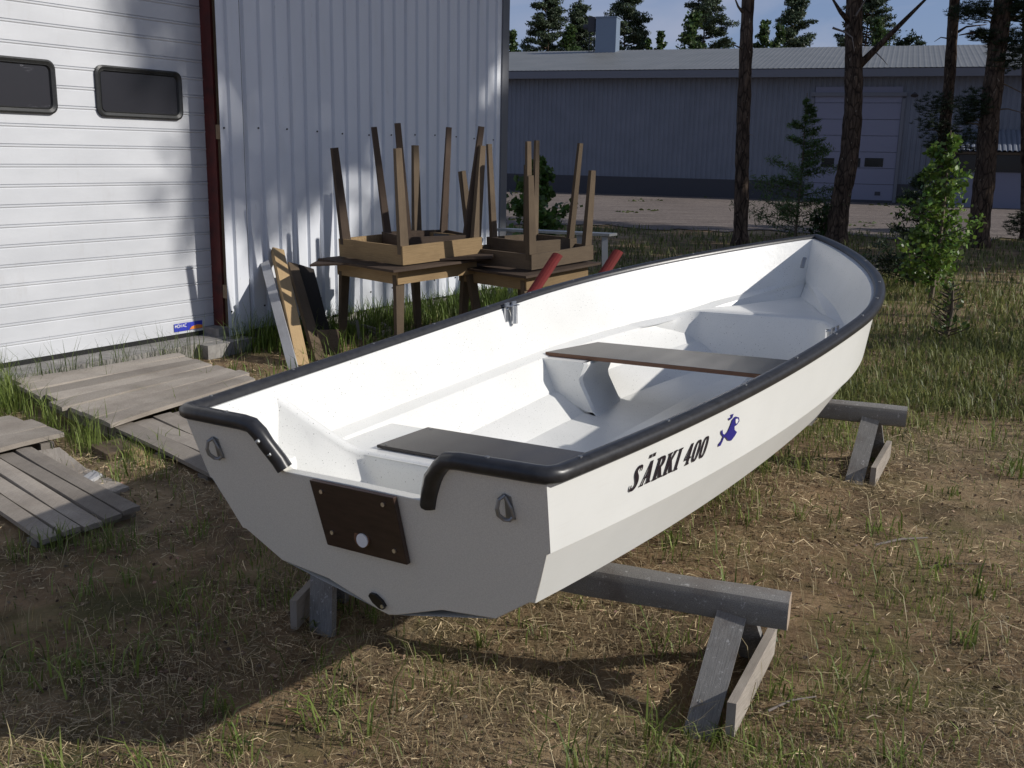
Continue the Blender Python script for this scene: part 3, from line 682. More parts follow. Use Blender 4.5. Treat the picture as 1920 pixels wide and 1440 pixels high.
    fin([(0.844, 0.1031), (0.838, 0.1141), (0.822, 0.1209), (0.824, 0.129), (0.838, 0.1289), (0.846, 0.1191), (0.854, 0.1072)])
    fin([(0.860, 0.0531), (0.870, 0.0618), (0.888, 0.0581), (0.892, 0.047), (0.874, 0.045), (0.880, 0.0535)])
    mbL.build('fish_mark', [M_blue, M_white], bt)
boat()

# ---------------------------------------------------------------- sawhorses
def sawhorse(Pr, dirv, length, topz, r, label, leg_t):
    d = np.array(dirv, float); d /= np.linalg.norm(d); c = np.array(Pr)+d*length/2; c[2] = 0
    nrm = A(-d[1], d[0], 0); nrm = nrm if nrm[1] < 0 else -nrm      # towards the camera
    t = thing('sawhorse', (c[0], c[1], 0), label, 'sawhorse', 'sawhorses carrying the boat')
    mb = MB(); P0 = np.array(Pr); P0[2] = topz-r; P1 = P0+d*length
    n = 8; prof_ = []
    for k in range(16):      # flattened round pole: sawn top and bottom
        a = 2*math.pi*k/16; e_ = (abs(math.cos(a))**3.2+abs(math.sin(a))**3.2)**(-1/3.2); prof_.append((r*.9*math.cos(a)*e_, r*.92*math.sin(a)*e_))
    rows = []; steps = 14
    for i in range(steps+1):
        f = i/steps; wob = 1+.03*math.sin(i*1.7)
        rows.append([P0+d*length*f+nrm*x*wob+A(0, 0, z*wob) for x, z in prof_])
    cum = length/steps; V = [p for rw in rows for p in rw]; Fs = []; uv = []
    for i in range(steps):
        for k in range(16):
            k2 = (k+1) % 16; Fs.append((i*16+k, i*16+k2, (i+1)*16+k2, (i+1)*16+k)); uv.append([(i*cum, k*.02), (i*cum, (k+1)*.02), ((i+1)*cum, (k+1)*.02), ((i+1)*cum, k*.02)])
    mb.add(V, Fs, 0, uv); mb.add(rows[0], [tuple(range(16))[::-1]], 1); mb.add(rows[-1], [tuple(range(16))], 1)
    beam = mb.build('beam', [M_horse, M_end], t, smooth=True, angle=40)
    for q in (leg_t, length-leg_t):
        out = -d if q < length/2 else d
        for sgn in (1, -1):
            topp = P0+d*q+nrm*sgn*(r*.55); topp[2] = topz-r*1.25
            ft = P0+d*(q)+out*(-.045 if sgn > 0 else .05)+nrm*sgn*(.265 if q < length/2 else .13); ft[2] = gh(ft[0], ft[1])-.01
            mb = MB(); a = topp-ft; mb.bar(ft, topp+a*.06, .088, .03, up=tuple(nrm*sgn), tone=1.); mb.build('leg', M_horse, t)
        c2 = P0+d*q+out*.085+(nrm*0 if q < length/2 else -nrm*.09); c2[2] = .088
        mb = MB(); mb.poly([c2+nrm*.26-out*.055+A(0, 0, -.085), c2+nrm*.26-out*.055+A(0, 0, .020), c2-nrm*.20+A(0, 0, .045), c2-nrm*.27+A(0, 0, .028), c2-nrm*.22+A(0, 0, -.05)], out*.026)
        mb.build('brace_board', M_pal, t)
Pn = GP(1483, 1112, .352); Pn2 = GP(1112, 1052, .352)
sawhorse(Pn, Pn2-Pn, 1.72, .352, .058, 'low grey weathered sawhorse under the stern of the boat, nearest the camera', .16)
Pf = GP(1702, 762, .378); Pf2 = GP(1545, 746, .378)
sawhorse(Pf, Pf2-Pf, 1.95, .378, .056, 'low grey sawhorse under the bow of the boat, half hidden by the hull', .17)

# ---------------------------------------------------------------- stacked rough tables
def table(cx, cy, z0, rot, La, Lb, Lh, ah, leg, label, group, inv=False, mats=(M_brown, M_dark), tilt=(0, 0), splay=.07, lw=(.085, .045), jit=0, aw=None, am=None):
    """square trestle-made table. La apron side, Lb board side, Lh leg length, ah apron height"""
    t = thing('table', (cx, cy, z0), label, 'table', group)
    ma, mt = mats; r = random.Random(jit)
    e = 1e-9
    def part(mb, name, m):
        # build local around origin
        o = bpy.data.objects.new(name, None)
        bpy.data.objects.remove(o)
        for i, v in enumerate(mb.v):
            p = A(*v)
            if inv: p[2] = -p[2]
            mb.v[i] = tuple(p)
        if inv: mb.f = [f[::-1] for f in mb.f]; mb.uv = [u[::-1] if u else u for u in mb.uv]
        me_parent = t; old = _wl[t.name]; _wl[t.name] = (0, 0, 0); ob = mb.build(name, m, t); _wl[t.name] = old; return ob
    H = Lh+ah
    # top board made of planks: upright table coordinates, floor at 0
    zt = Lh+ah
    mb = MB()
    if Lb:
        for k in range(3):
            y = (-1+k)*Lb/3; mb.box(A(r.uniform(-.015, .015), y, zt+.009), (A(1, 0, 0), A(0, 1, 0), A(0, 0, 1)), (Lb/2, Lb/6-.002, .009))
        part(mb, 'tabletop', mt)
    h = La/2
    for (ax, ay) in ((0, -1), (0, 1), (1, 0), (-1, 0)):
        mb = MB(); c = A(ax*h, ay*h, zt-ah/2-.001); g = A(1, 0, 0) if ay else A(0, 1, 0)
        mb.box(c+A(ax, ay, 0)*.0, (g, A(0, 0, 1), A(ax, ay, 0)), ((aw or h)+(.011 if ay else -.0115), ah/2, .011)); part(mb, 'apron', am or ma)
    for (ax, ay) in ((-1, -1), (1, -1), (1, 1), (-1, 1)):
        mb = MB(); i_ = h-.035; sp_ = splay*(1+r.uniform(-.35, .35)); top = A(ax*i_, ay*i_, zt-.006); ft = A(ax*(i_+sp_), ay*(i_+sp_*.8), r.uniform(-.02, .02) if inv else 0.)
        a = ft-top; L = np.linalg.norm(a); a /= L; s = np.cross(a, A(0, 1, 0)); s /= np.linalg.norm(s)
        mb.box((top+ft)/2, (a, s, np.cross(a, s)), (L/2, lw[0]/2, lw[1]/2), taper=.68); part(mb, 'leg', r.choice((ma, mt)) if inv else ma)
    if inv: t.location.z = z0+H+.018
    t.rotation_euler = (math.radians(tilt[0]), math.radians(tilt[1]), math.radians(rot)); return t
TG = 'old tables stacked against the garage'
table(-.86, 8.30, 0, 44, .79, 1.03, .62, .115, None, 'old wooden table standing upright at the bottom of the left stack', TG, mats=(M_brown, M_dark), tilt=(0, -2.5), jit=3, am=M_amber)
table(-.88, 8.30, .745, 45, .81, 0, .74, .145, None, 'upside-down tan table in the middle of the left stack', TG, inv=True, mats=(M_brown, M_dark), tilt=(0, -2.5), jit=5, splay=.05, am=M_amber)
table(-.75, 8.45, .80, 26, .56, .60, .86, .12, None, 'upside-down dark table with the longest legs, on top of the left stack', TG, inv=True, mats=(M_dark, M_dark), tilt=(0, -1), jit=8, splay=.09, lw=(.062, .042))
table(.10, 8.42, 0, 47, .74, .92, .58, .11, None, 'old wooden table standing upright at the bottom of the right stack', TG, mats=(M_brown, M_dark), tilt=(0, -3), jit=13, am=M_amber)
table(.10, 8.42, .71, 46, .73, 0, .62, .12, None, 'upside-down grey-brown table in the middle of the right stack', TG, inv=True, mats=(M_dark, M_brown), tilt=(0, -3), jit=17, splay=.05, am=M_brown)
table(.13, 8.60, .78, 40, .52, .55, .78, .11, None, 'upside-down pale-legged table on top of the right stack', TG, inv=True, mats=(M_brown, M_brown), tilt=(0, -1), jit=21, splay=.05, lw=(.06, .04))
# small things on the left stack
mb = MB(); c = DP(828, 441, 8.35); mb.tube([c+A(-.06, 0, -.01), c+A(.06, 0, -.012)], .022, 14, up=(0, 0, 1)); mb.tube([c+A(-.06, 0, -.01), c+A(-.064, 0, -.01)], .027, 14)
tag(mb.build('tape_roll', M_black), 'small black roll lying among the upturned table legs', 'roll')
mb = MB(); p = DP(590, 493, 8.2); q = DP(925, 478, 8.2); mb.bar(p, q, .4, .016); tag(mb.build('loose_board', M_dark), 'thin dark board wedged between the two lower tables of the left stack', 'board')

# ---------------------------------------------------------------- boards leaning on the wall
def lean(px0, py0, px1, py1, t_, w_, th, m, label, yaw=0, d1=.03):
    ft = GP(px0, py0, 0.); tt, zz = onW(px1, py1, d1); top = W(tt, zz, d1)
    a = top-ft; mb = MB(); upv = NW+UW*yaw
    mb.bar(ft, top, w_, th, up=tuple(upv), tone=1.); tag(mb.build('leaning_board', m), label, 'board', 'boards leaning on the garage wall')
lean(551, 694, 497, 492, 0, .075, .018, M_gypaint, 'pale grey painted board, leftmost of the boards leaning on the garage', yaw=-1.2)
lean(567, 690, 520, 470, 0, .10, .05, M_tan, 'thick yellowish board, tallest of the boards leaning on the garage', yaw=-.5)
lean(600, 680, 548, 497, 0, .085, .045, M_brown, 'brown board leaning on the garage between the yellow and the black one', yaw=-.5)
lean(612, 655, 573, 502, 0, .15, .03, M_blk, 'wide black board leaning on the garage beside the left table stack', yaw=-.3)
mb = MB(); p = GP(612, 672, 0); mb.box(p+A(0, .1, .10), (A(.95, .3, 0), A(-.1, .25, .96), A(.3, -.9, .25)), (.085, .11, .015)); tag(mb.build('board_offcut', M_brown), 'square brown board offcut standing by the foot of the table', 'offcut')
def small_bar(p, q, w_, th, m, name, label, cat, group=None, z=None, ztop=None):
    mb = MB(); mb.bar(p, q, w_, th, tone=1.); tag(mb.build(name, m), label, cat, group)
SG = 'scrap wood under the left table stack'
small_bar(GP(660, 605, .10), GP(708, 618, .08), .03, .02, M_grey, 'scrap_wood', 'grey stick lying highest on the scrap heap under the left tables', 'scrap wood', SG)
small_bar(GP(676, 640, .01), GP(668, 603, .14), .03, .03, M_grey, 'scrap_wood', 'short grey stick propped upright in the scrap heap', 'scrap wood', SG)
small_bar(GP(712, 628, .04), GP(745, 618, .05), .06, .04, M_pal, 'scrap_wood', 'pale wood block on the right end of the scrap heap', 'scrap wood', SG)
small_bar(GP(690, 622, .03), GP(716, 632, .03), .04, .03, M_grey, 'scrap_wood', 'small grey piece in the middle of the scrap heap', 'scrap wood', SG)
small_bar(GP(716, 606, .06), GP(732, 618, .05), .03, .02, M_pal, 'scrap_wood', 'thin pale splinter beside the scrap heap block', 'scrap wood', SG)

# grey trestle table behind the stacks
def trestle():
    p = DP(935, 430, 11.0); q = DP(1150, 440, 10.2); z = (p[2]+q[2])/2
    t = thing('work_trestle', (q[0], q[1], 0), 'grey metal trestle with a thin top rail standing behind the right table stack', 'trestle')
    mb = MB(); mb.bar(p, q, .16, .025, tone=1.6); mb.build('top_rail', M_zinc, t)
    for f, nm in ((.93, 0), (.72, 0), (.1, 0)):
        c = p+(q-p)*f; mb = MB(); mb.bar(A(c[0]+.03, c[1]-.05, 0), A(c[0], c[1], c[2]-.012), .06, .05, up=(0, 1, 0)); mb.build('leg', M_zinc, t)
    a = DP(1048, 488, 9.9); b_ = DP(1113, 474, 9.9); mb = MB(); mb.bar(a, b_, .2, .02); mb.build('lower_shelf', M_dark, t)
trestle()
# red half-round poles sticking up behind the boat
for (x0, y0, x1, y1, d0, d1, lab) in ((985, 580, 1048, 484, 6.7, 6.95, 'red painted half-round pole sticking up in front of the right table stack'), (1118, 545, 1161, 478, 7.0, 7.2, 'red painted half-round pole sticking up behind the middle of the boat, right of the other')):
    p = DP(x0, y0, d0); q = DP(x1, y1, d1); a = q-p; p = p-a*(p[2]/a[2]) if a[2] > 0 else p; mb = MB(); a = (q-p)/np.linalg.norm(q-p)
    side = np.cross(a, A(0, 0, 1)); side /= np.linalg.norm(side); nn = np.cross(side, a); r = .055
    # flat face looks right and down
    fl = A(.96, .34, -.2); fl = fl-a*(fl@a); fl /= np.linalg.norm(fl); e2 = np.cross(a, fl)
    ring = [p*0+(-fl*math.cos(th)+e2*math.sin(th))*r for th in np.linspace(-1.65, 1.65, 10)]
    n = len(ring); V = [p+x for x in ring]+[q+x for x in ring]; Fs = [(i, i+1, i+1+n, i+n) for i in range(n-1)]; L = np.linalg.norm(q-p)
    uvs = [[(0, i*.02), (0, i*.02+.02), (L, i*.02+.02), (L, i*.02)] for i in range(n-1)]
    mb.add(V, Fs, 0, uvs); mb.add(V, [(n-1, 0, n, 2*n-1)], 1, [[(0, 0), (0, .05), (L, .05), (L, 0)]]); mb.add(V, [tuple(range(n, 2*n))], 0); mb.add(V, [tuple(range(n))[::-1]], 0)
    tag(mb.build('red_pole', [M_redpaint, M_gypaint]), lab, 'pole', 'red poles behind the boat')

# ---------------------------------------------------------------- pallets and platforms at the door
def platform(C, n, z, th, label, m=M_pal, along='a', gap=.012, rag=.03, name='pallet', runners=3, seed=1):
    """C = 4 ground corners c0,c1,c2,c3; planks run from edge c0-c1 ... to edge c3-c2"""
    r = random.Random(seed); c0, c1, c2, c3 = [np.array(c, float) for c in C]
    mid = (c0+c1+c2+c3)/4; t = thing(name, (mid[0], mid[1], 0), label, 'pallet', 'wooden pallets laid in front of the door')
    dk = MB()
    for k in range(n):
        f0 = (k+.5)/n; a = c0+(c1-c0)*f0; b_ = c3+(c2-c3)*f0; dd = (b_-a)/np.linalg.norm(b_-a)
        a = a-dd*r.uniform(-rag, rag); b_ = b_+dd*r.uniform(-rag, rag)
        e0 = (k*1.0)/n; e1 = (k+1.)/n; wn = np.linalg.norm(c1-c0); gp = gap*r.uniform(.6, 1.4)/wn/2
        A0 = c0+(c1-c0)*(e0+gp); A1 = c0+(c1-c0)*(e1-gp); B0 = c3+(c2-c3)*(e0+gp); B1 = c3+(c2-c3)*(e1-gp)
        ja = r.uniform(-rag, rag); jb = r.uniform(-rag, rag); ja2 = ja+r.uniform(-.2, .2)*rag; jb2 = jb+r.uniform(-.2, .2)*rag
        A0 = A0-dd*ja; A1 = A1-dd*ja2; B0 = B0+dd*jb; B1 = B1+dd*jb2; nz_ = r.uniform(-.005, .005); ns = 8; L = np.linalg.norm(B0-A0)
        V = []; uvs = []; Fs = []; cup = r.uniform(.0, .004); ou = r.uniform(0, 50)
        for i in range(ns+1):
            f = i/ns; p0 = A0*(1-f)+B0*f; p1 = A1*(1-f)+B1*f; w_ = .004*math.sin(f*5+k*2.1)+nz_; pe = (p1-p0)
            p0 = p0+pe*.02*math.sin(f*9+k); p1 = p1-pe*.02*math.sin(f*7+k*1.7)
            for q, z_ in ((p0, 0), ((p0+p1)/2, cup), (p1, 0), (p1, -th), (p0, -th)): V.append((q[0], q[1], z+th/2+w_+z_))
        ww = np.linalg.norm(A1-A0); vv = [0, ww/2, ww, ww+th, ww*2+th, ww*2+th*2]
        for i in range(ns):
            for j in range(5):
                j2 = (j+1) % 5; Fs.append((i*5+j, i*5+j2, i*5+5+j2, i*5+5+j)); x0_, x1_ = ou+L*i/ns, ou+L*(i+1)/ns
                uvs.append([(x0_, vv[j]), (x0_, vv[j+1]), (x1_, vv[j+1]), (x1_, vv[j])])
        Fs.append((4, 3, 2, 1, 0)); uvs.append([(ou, .1*q) for q in range(5)]); Fs.append(tuple(ns*5+q for q in range(5))); uvs.append([(ou, .1*q) for q in range(5)])
        dk.add(V, Fs, 0, uvs, r.uniform(.68, 1.12))
    dk.build('deck_planks', m, t)
    for k in range(runners):
        f = (k+.15)/(runners-.7) if runners > 1 else .5
        f = .08+.84*k/max(1, runners-1); a = c0+(c3-c0)*f; b_ = c1+(c2-c1)*f; a = a+(b_-a)*.01; b_ = b_-(b_-a)*.01; h = z-th/2
        mb = MB(); a[2] = b_[2] = h/2-.004; mb.bar(a, b_, .07, h-.008, tone=.6); mb.build('runner', m, t)
g = lambda x, y, z=.1: GP(x, y, z)
platform([g(203, 802), g(13, 716), g(333, 664), g(484, 712)], 8, .100, .024, 'large pallet of wide weathered planks right in front of the garage door', seed=4)
q2 = g(393, 893, .06); q1 = g(211, 806, .06); dv = UW*1.1
platform([q1+UW*.95, q1+UW*.0, q2, q2+UW*.95][0:1]+[q1, q2, q2+UW*.95], 7, .062, .020, 'pallet of narrow planks partly hidden behind the stern corner of the boat', seed=9, gap=.012)
platform([g(113, 818, .09), g(22, 780, .09), g(-260, 830, .09), g(-230, 905, .09)], 3, .09, .024, 'short pallet of crosswise planks at the left edge of the picture', seed=14)
platform([g(75, 1017, .055), g(265, 955, .055), g(62, 843, .055), g(-120, 880, .055)], 5, .055, .020, 'narrow-plank pallet half in the boat\'s shadow at the left edge', seed=19, gap=.014, rag=.008)
# broken lumber between pallets
def slab(pts, h, m, name, label, cat, group=None):
    P = [GP(x, y, h) for x, y in pts]; mb = MB(); mb.poly([p-A(0, 0, h*.85) for p in P], A(0, 0, h*.85))
    for k in range(len(mb.uv)): mb.uv[k] = [(mb.v[i][0], mb.v[i][1]*1.7) for i in mb.f[k]]
    tag(mb.build(name, m, bevel=.004), label, cat, group)
BG = 'broken boards between the pallets'
slab([(166, 833), (232, 820), (250, 838), (200, 852)], .05, M_brown, 'broken_board', 'split brown board end lying against the stern-side pallet', 'broken board', BG)
slab([(212, 843), (238, 824), (268, 838), (278, 862), (258, 868), (240, 848)], .045, M_tan, 'broken_board', 'jagged yellowish board end beside the pallet of narrow planks', 'broken board', BG)
slab([(268, 838), (276, 850), (303, 852), (300, 868), (272, 876)], .035, M_tan, 'broken_board', 'smallest pale jagged board end nearest the boat', 'broken board', BG)
slab([(60, 846), (112, 838), (165, 880), (150, 886), (120, 892)], .05, M_pal, 'broken_board', 'grey broken board lying along the pallet at the left', 'broken board', BG)
slab([(105, 886), (165, 878), (243, 912), (215, 922), (180, 915)], .045, M_pal, 'broken_board', 'long pale grey broken board ending in a point over the soil', 'broken board', BG)
slab([(150, 896), (175, 880), (192, 888), (170, 900)], .062, M_gypaint, 'wood_chip', 'white flat chip lying on the long broken board', 'chip', BG)

# ---------------------------------------------------------------- far warehouse
WA = GP(1000, 360, 0); WB = WA+A(math.cos(math.radians(20)), -math.sin(math.radians(20)), 0)*16.; UX = (WB-WA)/np.linalg.norm(WB-WA); NX = A(UX[1], -UX[0], 0)   # NX towards us
def X(t, z, d=0.): return WA+UX*t+NX*d+A(0, 0, z)
def onX(x, y, d=0.):
    o = WA+NX*d-A(0, 0, EYE); r_ = ray(x, y); k = (o@NX)/(r_@NX); P = r_*k-o; return P@UX, P[2]
def warehouse():
    g = thing('warehouse', X(8, 0), 'long low blue-grey warehouse with a shallow grey roof across the yard', 'warehouse')
    t0, t1 = -14, 46; He = 4.88; dep = 16; Hr = 6.55
    mb = MB(); ts = []; t = t0
    while t < t1: ts += [(t, 0), (t+.10, 0), (t+.12, -.022), (t+.18, -.022)]; t += .20
    mb.sheet([[X(a, .75, b) for a, b in ts], [X(a, He, b) for a, b in ts]], flip=True); mb.box(X(t0, He/2, -dep/2), (NX, A(0, 0, 1), UX), (dep/2-.1, He/2, .05)); mb.box(X(t1, He/2, -dep/2), (NX, A(0, 0, 1), UX), (dep/2-.1, He/2, .05)); mb.box(X((t0+t1)/2, He/2, -dep), (UX, A(0, 0, 1), NX), ((t1-t0)/2, He/2, .05))
    mb.build('wall', M_whwall, g)
    mb = MB(); mb.box(X((t0+t1)/2, .37, -.05), (UX, A(0, 0, 1), NX), ((t1-t0)/2, .38, .08)); mb.build('plinth', M_whdark, g)
    # roof: corrugated sheet from eave to ridge and down the back
    mb = MB(); ts = []; t = t0-.4
    while t < t1+.4: ts += [(t, 0), (t+.10, 0), (t+.13, .007), (t+.17, .007), (t+.20, 0)]; t += .20
    def rz(d): return He+.08+(Hr-He)*(d/(dep/2))
    mb.sheet([[X(a, rz(-.06)+b, .55) for a, b in ts], [X(a, Hr+b, -dep/2) for a, b in ts]], flip=True)
    mb.sheet([[X(a, Hr+b, -dep/2) for a, b in ts], [X(a, He+b, -dep-.5) for a, b in ts]], flip=True)
    rf = mb.build('roof', M_whroof, g)
    mb = MB(); mb.box(X((t0+t1)/2, He-.10, .50), (UX, A(0, 0, 1), NX), ((t1-t0)/2+.4, .145, .03)); mb.box(X((t0+t1)/2, He-.20, .24), (UX, NX, A(0, 0, 1)), ((t1-t0)/2+.4, .22, .02)); mb.build('fascia', M_fascia, g)
    # chimney duct with ladder and fan
    c = DP(1150, 98, WA[1]+7.6); tt, _ = (c-WA)@UX, 0; dd = -7.3; zb = rz(7.0)-.2
    mb = MB(); mb.box(X(tt, zb+.86, dd), (UX, A(0, 0, 1), NX), (.50, .86, .36)); mb.box(X(tt, zb+1.73, dd), (UX, A(0, 0, 1), NX), (.53, .03, .39)); mb.build('chimney', M_chim, rf)
    mb = MB(); a = tt-.78
    for q in (-.12, .12): mb.tube([X(a+q, zb+.05, dd), X(a+q, zb+1.4, dd)], .025, 6)
    for k in range(5): mb.tube([X(a-.12, zb+.2+.25*k, dd), X(a+.12, zb+.2+.25*k, dd)], .02, 6)
    mb.box(X(a, zb+1.45, dd), (UX, A(0, 0, 1), NX), (.17, .33, .17)); mb.tube([X(a-.05, zb+1.35, dd), X(a-.42, zb+1.35, dd)], .12, 10); mb.box(X(a+.32, zb+1.55, dd), (UX, A(0, 0, 1), NX), (.2, .1, .1)); mb.build('roof_fan', M_whdark, rf)
    # sectional door
    ta, za = onX(1528, 187, .04); tb, _ = onX(1686, 187, .04); tb = onX(1680, 300, .04)[0]
    mb = MB(); z = .12
    k = 0
    while z < za-.05:
        mb.box(X((ta+tb)/2, z+.295, .02), (UX, A(0, 0, 1), NX), ((tb-ta)/2, .29, .02)); z += .6
    dr = mb.build('warehouse_door', M_whdoor, g)
    mb = MB()
    for q in (ta-.07, tb+.07): mb.box(X(q, za/2+.05, .03), (A(0, 0, 1), UX, NX), (za/2, .06, .05))
    mb.box(X((ta+tb)/2, za+.2, .05), (UX, A(0, 0, 1), NX), ((tb-ta)/2+.15, .07, .07)); mb.build('door_frame', M_fascia, g)
    for xa, xb in ((1541, 1563), (1590, 1612), (1622, 1655)):
        a, zz = onX(xa, 296, .06); b_, z2 = onX(xb, 313, .06); mb = MB(); mb.box(X((a+b_)/2, (zz+z2)/2, .045), (UX, A(0, 0, 1), NX), ((b_-a)/2, abs(zz-z2)/2, .012)); mb.build('window_pane', M_glassdk, dr)
    a, zz = onX(1645, 363, .06); mb = MB(); mb.box(X(a, zz, .045), (UX, A(0, 0, 1), NX), (.1, .07, .012)); mb.build('cat_flap', M_whdark, dr)
    a, zz = onX(1715, 175, .3); mb = MB(); mb.tube([X(a, zz-.1, .02), X(a, zz+.02, .25), X(a, zz, .42)], .03, 6); mb.tube([X(a, zz, .40), X(a, zz-.09, .44)], [.06, .14], 10); mb.build('wall_lamp', M_whdark, g)
    # low annex with canopy and windows on the right
    ta, zc = onX(1783, 262, 1.0); tb = ta+9
    mb = MB(); mb.box(X((ta+tb)/2, .95, .75), (UX, A(0, 0, 1), NX), ((tb-ta)/2, .95, .25)); mb.box(X(ta+.15, 1.45, .75), (UX, A(0, 0, 1), NX), (.2, 1.42, .25)); mb.build('annex_wall', M_whdoor, g)
    mb = MB(); ts = []; t = ta-.2
    while t < tb: ts += [(t, 0), (t+.05, .05), (t+.12, .05), (t+.17, 0)]; t += .17
    _, zlo = onX(1850, 284, 1.5)
    mb.sheet([[X(a, zlo+b, 1.6) for a, b in ts], [X(a, zlo+.75+b, .05) for a, b in ts]], flip=True); mb.build('canopy', M_whwall, g)
    mb = MB(); mb.box(X((ta+tb)/2, zlo-.06, 1.3), (UX, NX, A(0, 0, 1)), ((tb-ta)/2, .25, .04)); mb.build('canopy_beam', M_brown, g)
    for (xa, xb, m_) in ((1798, 1848, M_glassdk), (1868, 1918, M_glassdk)):
        a, z1 = onX(xa, 288, 1.02); b_, z2 = onX(xb, 322, 1.02)
        mb = MB(); mb.box(X((a+b_)/2, (z1+z2)/2, .98), (UX, A(0, 0, 1), NX), (abs(b_-a)/2, abs(z1-z2)/2, .03))
        fr = mb.build('annex_window', M_glassdk, g)
        mb = MB(); 
        for s_ in (-1, 1):
            mb.box(X((a+b_)/2+s_*abs(b_-a)/2, (z1+z2)/2, 1.02), (A(0, 0, 1), UX, NX), (abs(z1-z2)/2+.04, .035, .03)); mb.box(X((a+b_)/2, (z1+z2)/2+s_*abs(z1-z2)/2, 1.02), (UX, A(0, 0, 1), NX), (abs(b_-a)/2-.036, .035, .03))
        mb.build('window_frame', M_wframe, fr)
warehouse()

# ---------------------------------------------------------------- foliage
def rnd(*s): return rng.random(s)
def leafquads(C, size, asp, col, jit=.3, up=.0, narrow=False):
    """C (n,3) centres -> quads with random orientation"""
    n = len(C); a = rng.normal(size=(n, 3)); a[:, 2] *= (1-up); a /= np.linalg.norm(a, axis=1)[:, None]
    b = rng.normal(size=(n, 3)); b -= (b*a).sum(1)[:, None]*a; b /= np.linalg.norm(b, axis=1)[:, None]
    s = size*(.6+.8*rng.random(n))[:, None]
    a = a*s; b = b*s*asp
    V = np.stack([C-a, C-a*.1+b, C+a, C-a*.1-b], 1).reshape(-1, 3); Q = np.arange(4*n).reshape(n, 4)
    c = np.array(col)[None]*(1+jit*(rng.random((n, 1))*2-1))*(1+.12*(rng.random((n, 3))*2-1))
    return V, Q, np.clip(c, .003, 1)
def join(parts):
    V = []; Q = []; C = []; o = 0
    for v, q, c in parts: V.append(v); Q.append(q+o); C.append(c); o += len(v)
    return np.concatenate(V), np.concatenate(Q), np.concatenate(C)
def pine_far(x, y, h, cw, cbase, label, group, seed, dens=1., leaf=.16, trunk_r=.16, col=(.030, .048, .022), nb=34, clump=.75, cone=False):
    """Scots pine: bare lower trunk, layered clumps of needles on side branches"""
    r = random.Random(seed); t = thing('pine_tree', (x, y, 0), label, 'pine tree', group)
    mb = MB(); P = []; R_s = []
    for i in range(9):
        f = i/8; P.append(A(x+.25*math.sin(f*3+seed), y+.2*math.cos(f*2.3+seed), h*f)); R_s.append(trunk_r*(1-f*.85))
    mb.tube(P, R_s, 8)
    cl = []
    for i in range(nb):
        f = (i+r.random())/nb; z = cbase+(h-cbase)*(1-(1-f)**1.0)
        rr = cw*(.12+1.35*(1-f)**.85)*(.5+.6*r.random()) if cone else cw*(.25+1.15*math.sin(math.pi*min(1, (1-f)*.62+.12)))*(.55+.6*r.random())
        a = r.random()*6.283+i*2.4; tip = A(x+math.cos(a)*rr, y+math.sin(a)*rr, min(h, z+.12*rr))
        st = A(x, y, z-.15*rr)
        mb.tube([st, (st+tip)/2+A(0, 0, -.05), tip], [.045+.02*rr, .035, .015], 5, caps=False)
        for k in range(3 if rr > .7 else 2):
            c = st+(tip-st)*(.55+.24*k)+A(r.uniform(-.3, .3), r.uniform(-.3, .3), r.uniform(.0, .25)); n = int(95*dens)
            q = rng.normal(size=(n, 3)); q /= np.linalg.norm(q, axis=1)[:, None]; q *= (rng.random((n, 1))**.45)*clump*(.55+.5*r.random())*np.array([1, 1, .42])
            cl.append(leafquads(c+q, leaf, .33, col, .45))
    c = A(x, y, h); q = rng.normal(size=(int(120*dens), 3))*np.array([.22, .22, .45])*clump; cl.append(leafquads(c+q, leaf, .33, col, .4))
    mb.build('trunk', M_bark, t, smooth=True); V, Q, C = join(cl); fastmesh('crown', V, Q, C, M_needle, t); return t
PG = 'pines behind the warehouse'
far = [(1018, 92, 16.2, 1.9, 'dark pine rising behind the warehouse, leftmost, beside the garage corner'), (1080, 96, 14.6, 1.9, 'shorter pine behind the warehouse, left of the roof chimney'), (1163, 92, 16.0, 2.1, 'tall pine directly behind the roof chimney'),
       (1312, 90, 16.4, 2.4, 'broad pine behind the warehouse between chimney and first trunk'), (1472, 94, 16.0, 2.0, 'slim pine behind the warehouse between the first two trunks'), (1612, 88, 15.8, 2.6, 'large pine behind the roof, half hidden by the thick crooked trunk')]
for i, (px_, D, h, cw, lab) in enumerate(far):
    p = DP(px_, 250, D); pine_far(p[0], D, h, cw, 7.5, lab, PG, 31+i*7, nb=64, clump=.74, dens=1.35, leaf=.13, col=(.06, .085, .045), cone=True)
p = DP(1690, 250, 84); pine_far(p[0], 84, 11.0, 1.3, 6.5, 'small pine top behind the roof, right of the slanting branch', PG, 91, nb=14)
def bush_tree(name, x, y, h, wd, z0, label, cat, group, col, leaf, n, stemr=.03, seed=1, pointy=1.):
    r = random.Random(seed); t = thing(name, (x, y, 0), label, cat, group); cl = []; mb = MB()
    mb.tube([A(x, y, 0), A(x+.03*h*math.sin(seed), y, h*.5), A(x+.02, y, h*.97)], [stemr, stemr*.7, stemr*.2], 6)
    nb = 20+int(n/500)
    for i in range(nb):
        f = (i+.5)/nb; z = z0+(h-z0)*f; rr = wd*(1-f)**pointy*(.6+.5*r.random())+.04*wd; a = r.random()*6.28; tip = A(x+math.cos(a)*rr, y+math.sin(a)*rr, z+.35*rr)
        mb.tube([A(x, y, z), tip], [stemr*.35, stemr*.1], 4, caps=False); m_ = int(n/nb)
        u = rng.random((m_, 1))**.7; c = A(x, y, z)+(tip-A(x, y, z))*u+rng.normal(size=(m_, 3))*wd*.11*np.array([1, 1, .7]); cl.append(leafquads(c, leaf, .6, col, .4))
    mb.build('stem', M_stem, t); V, Q, C = join(cl); fastmesh('foliage', V, Q, C, M_leaf, t); return t
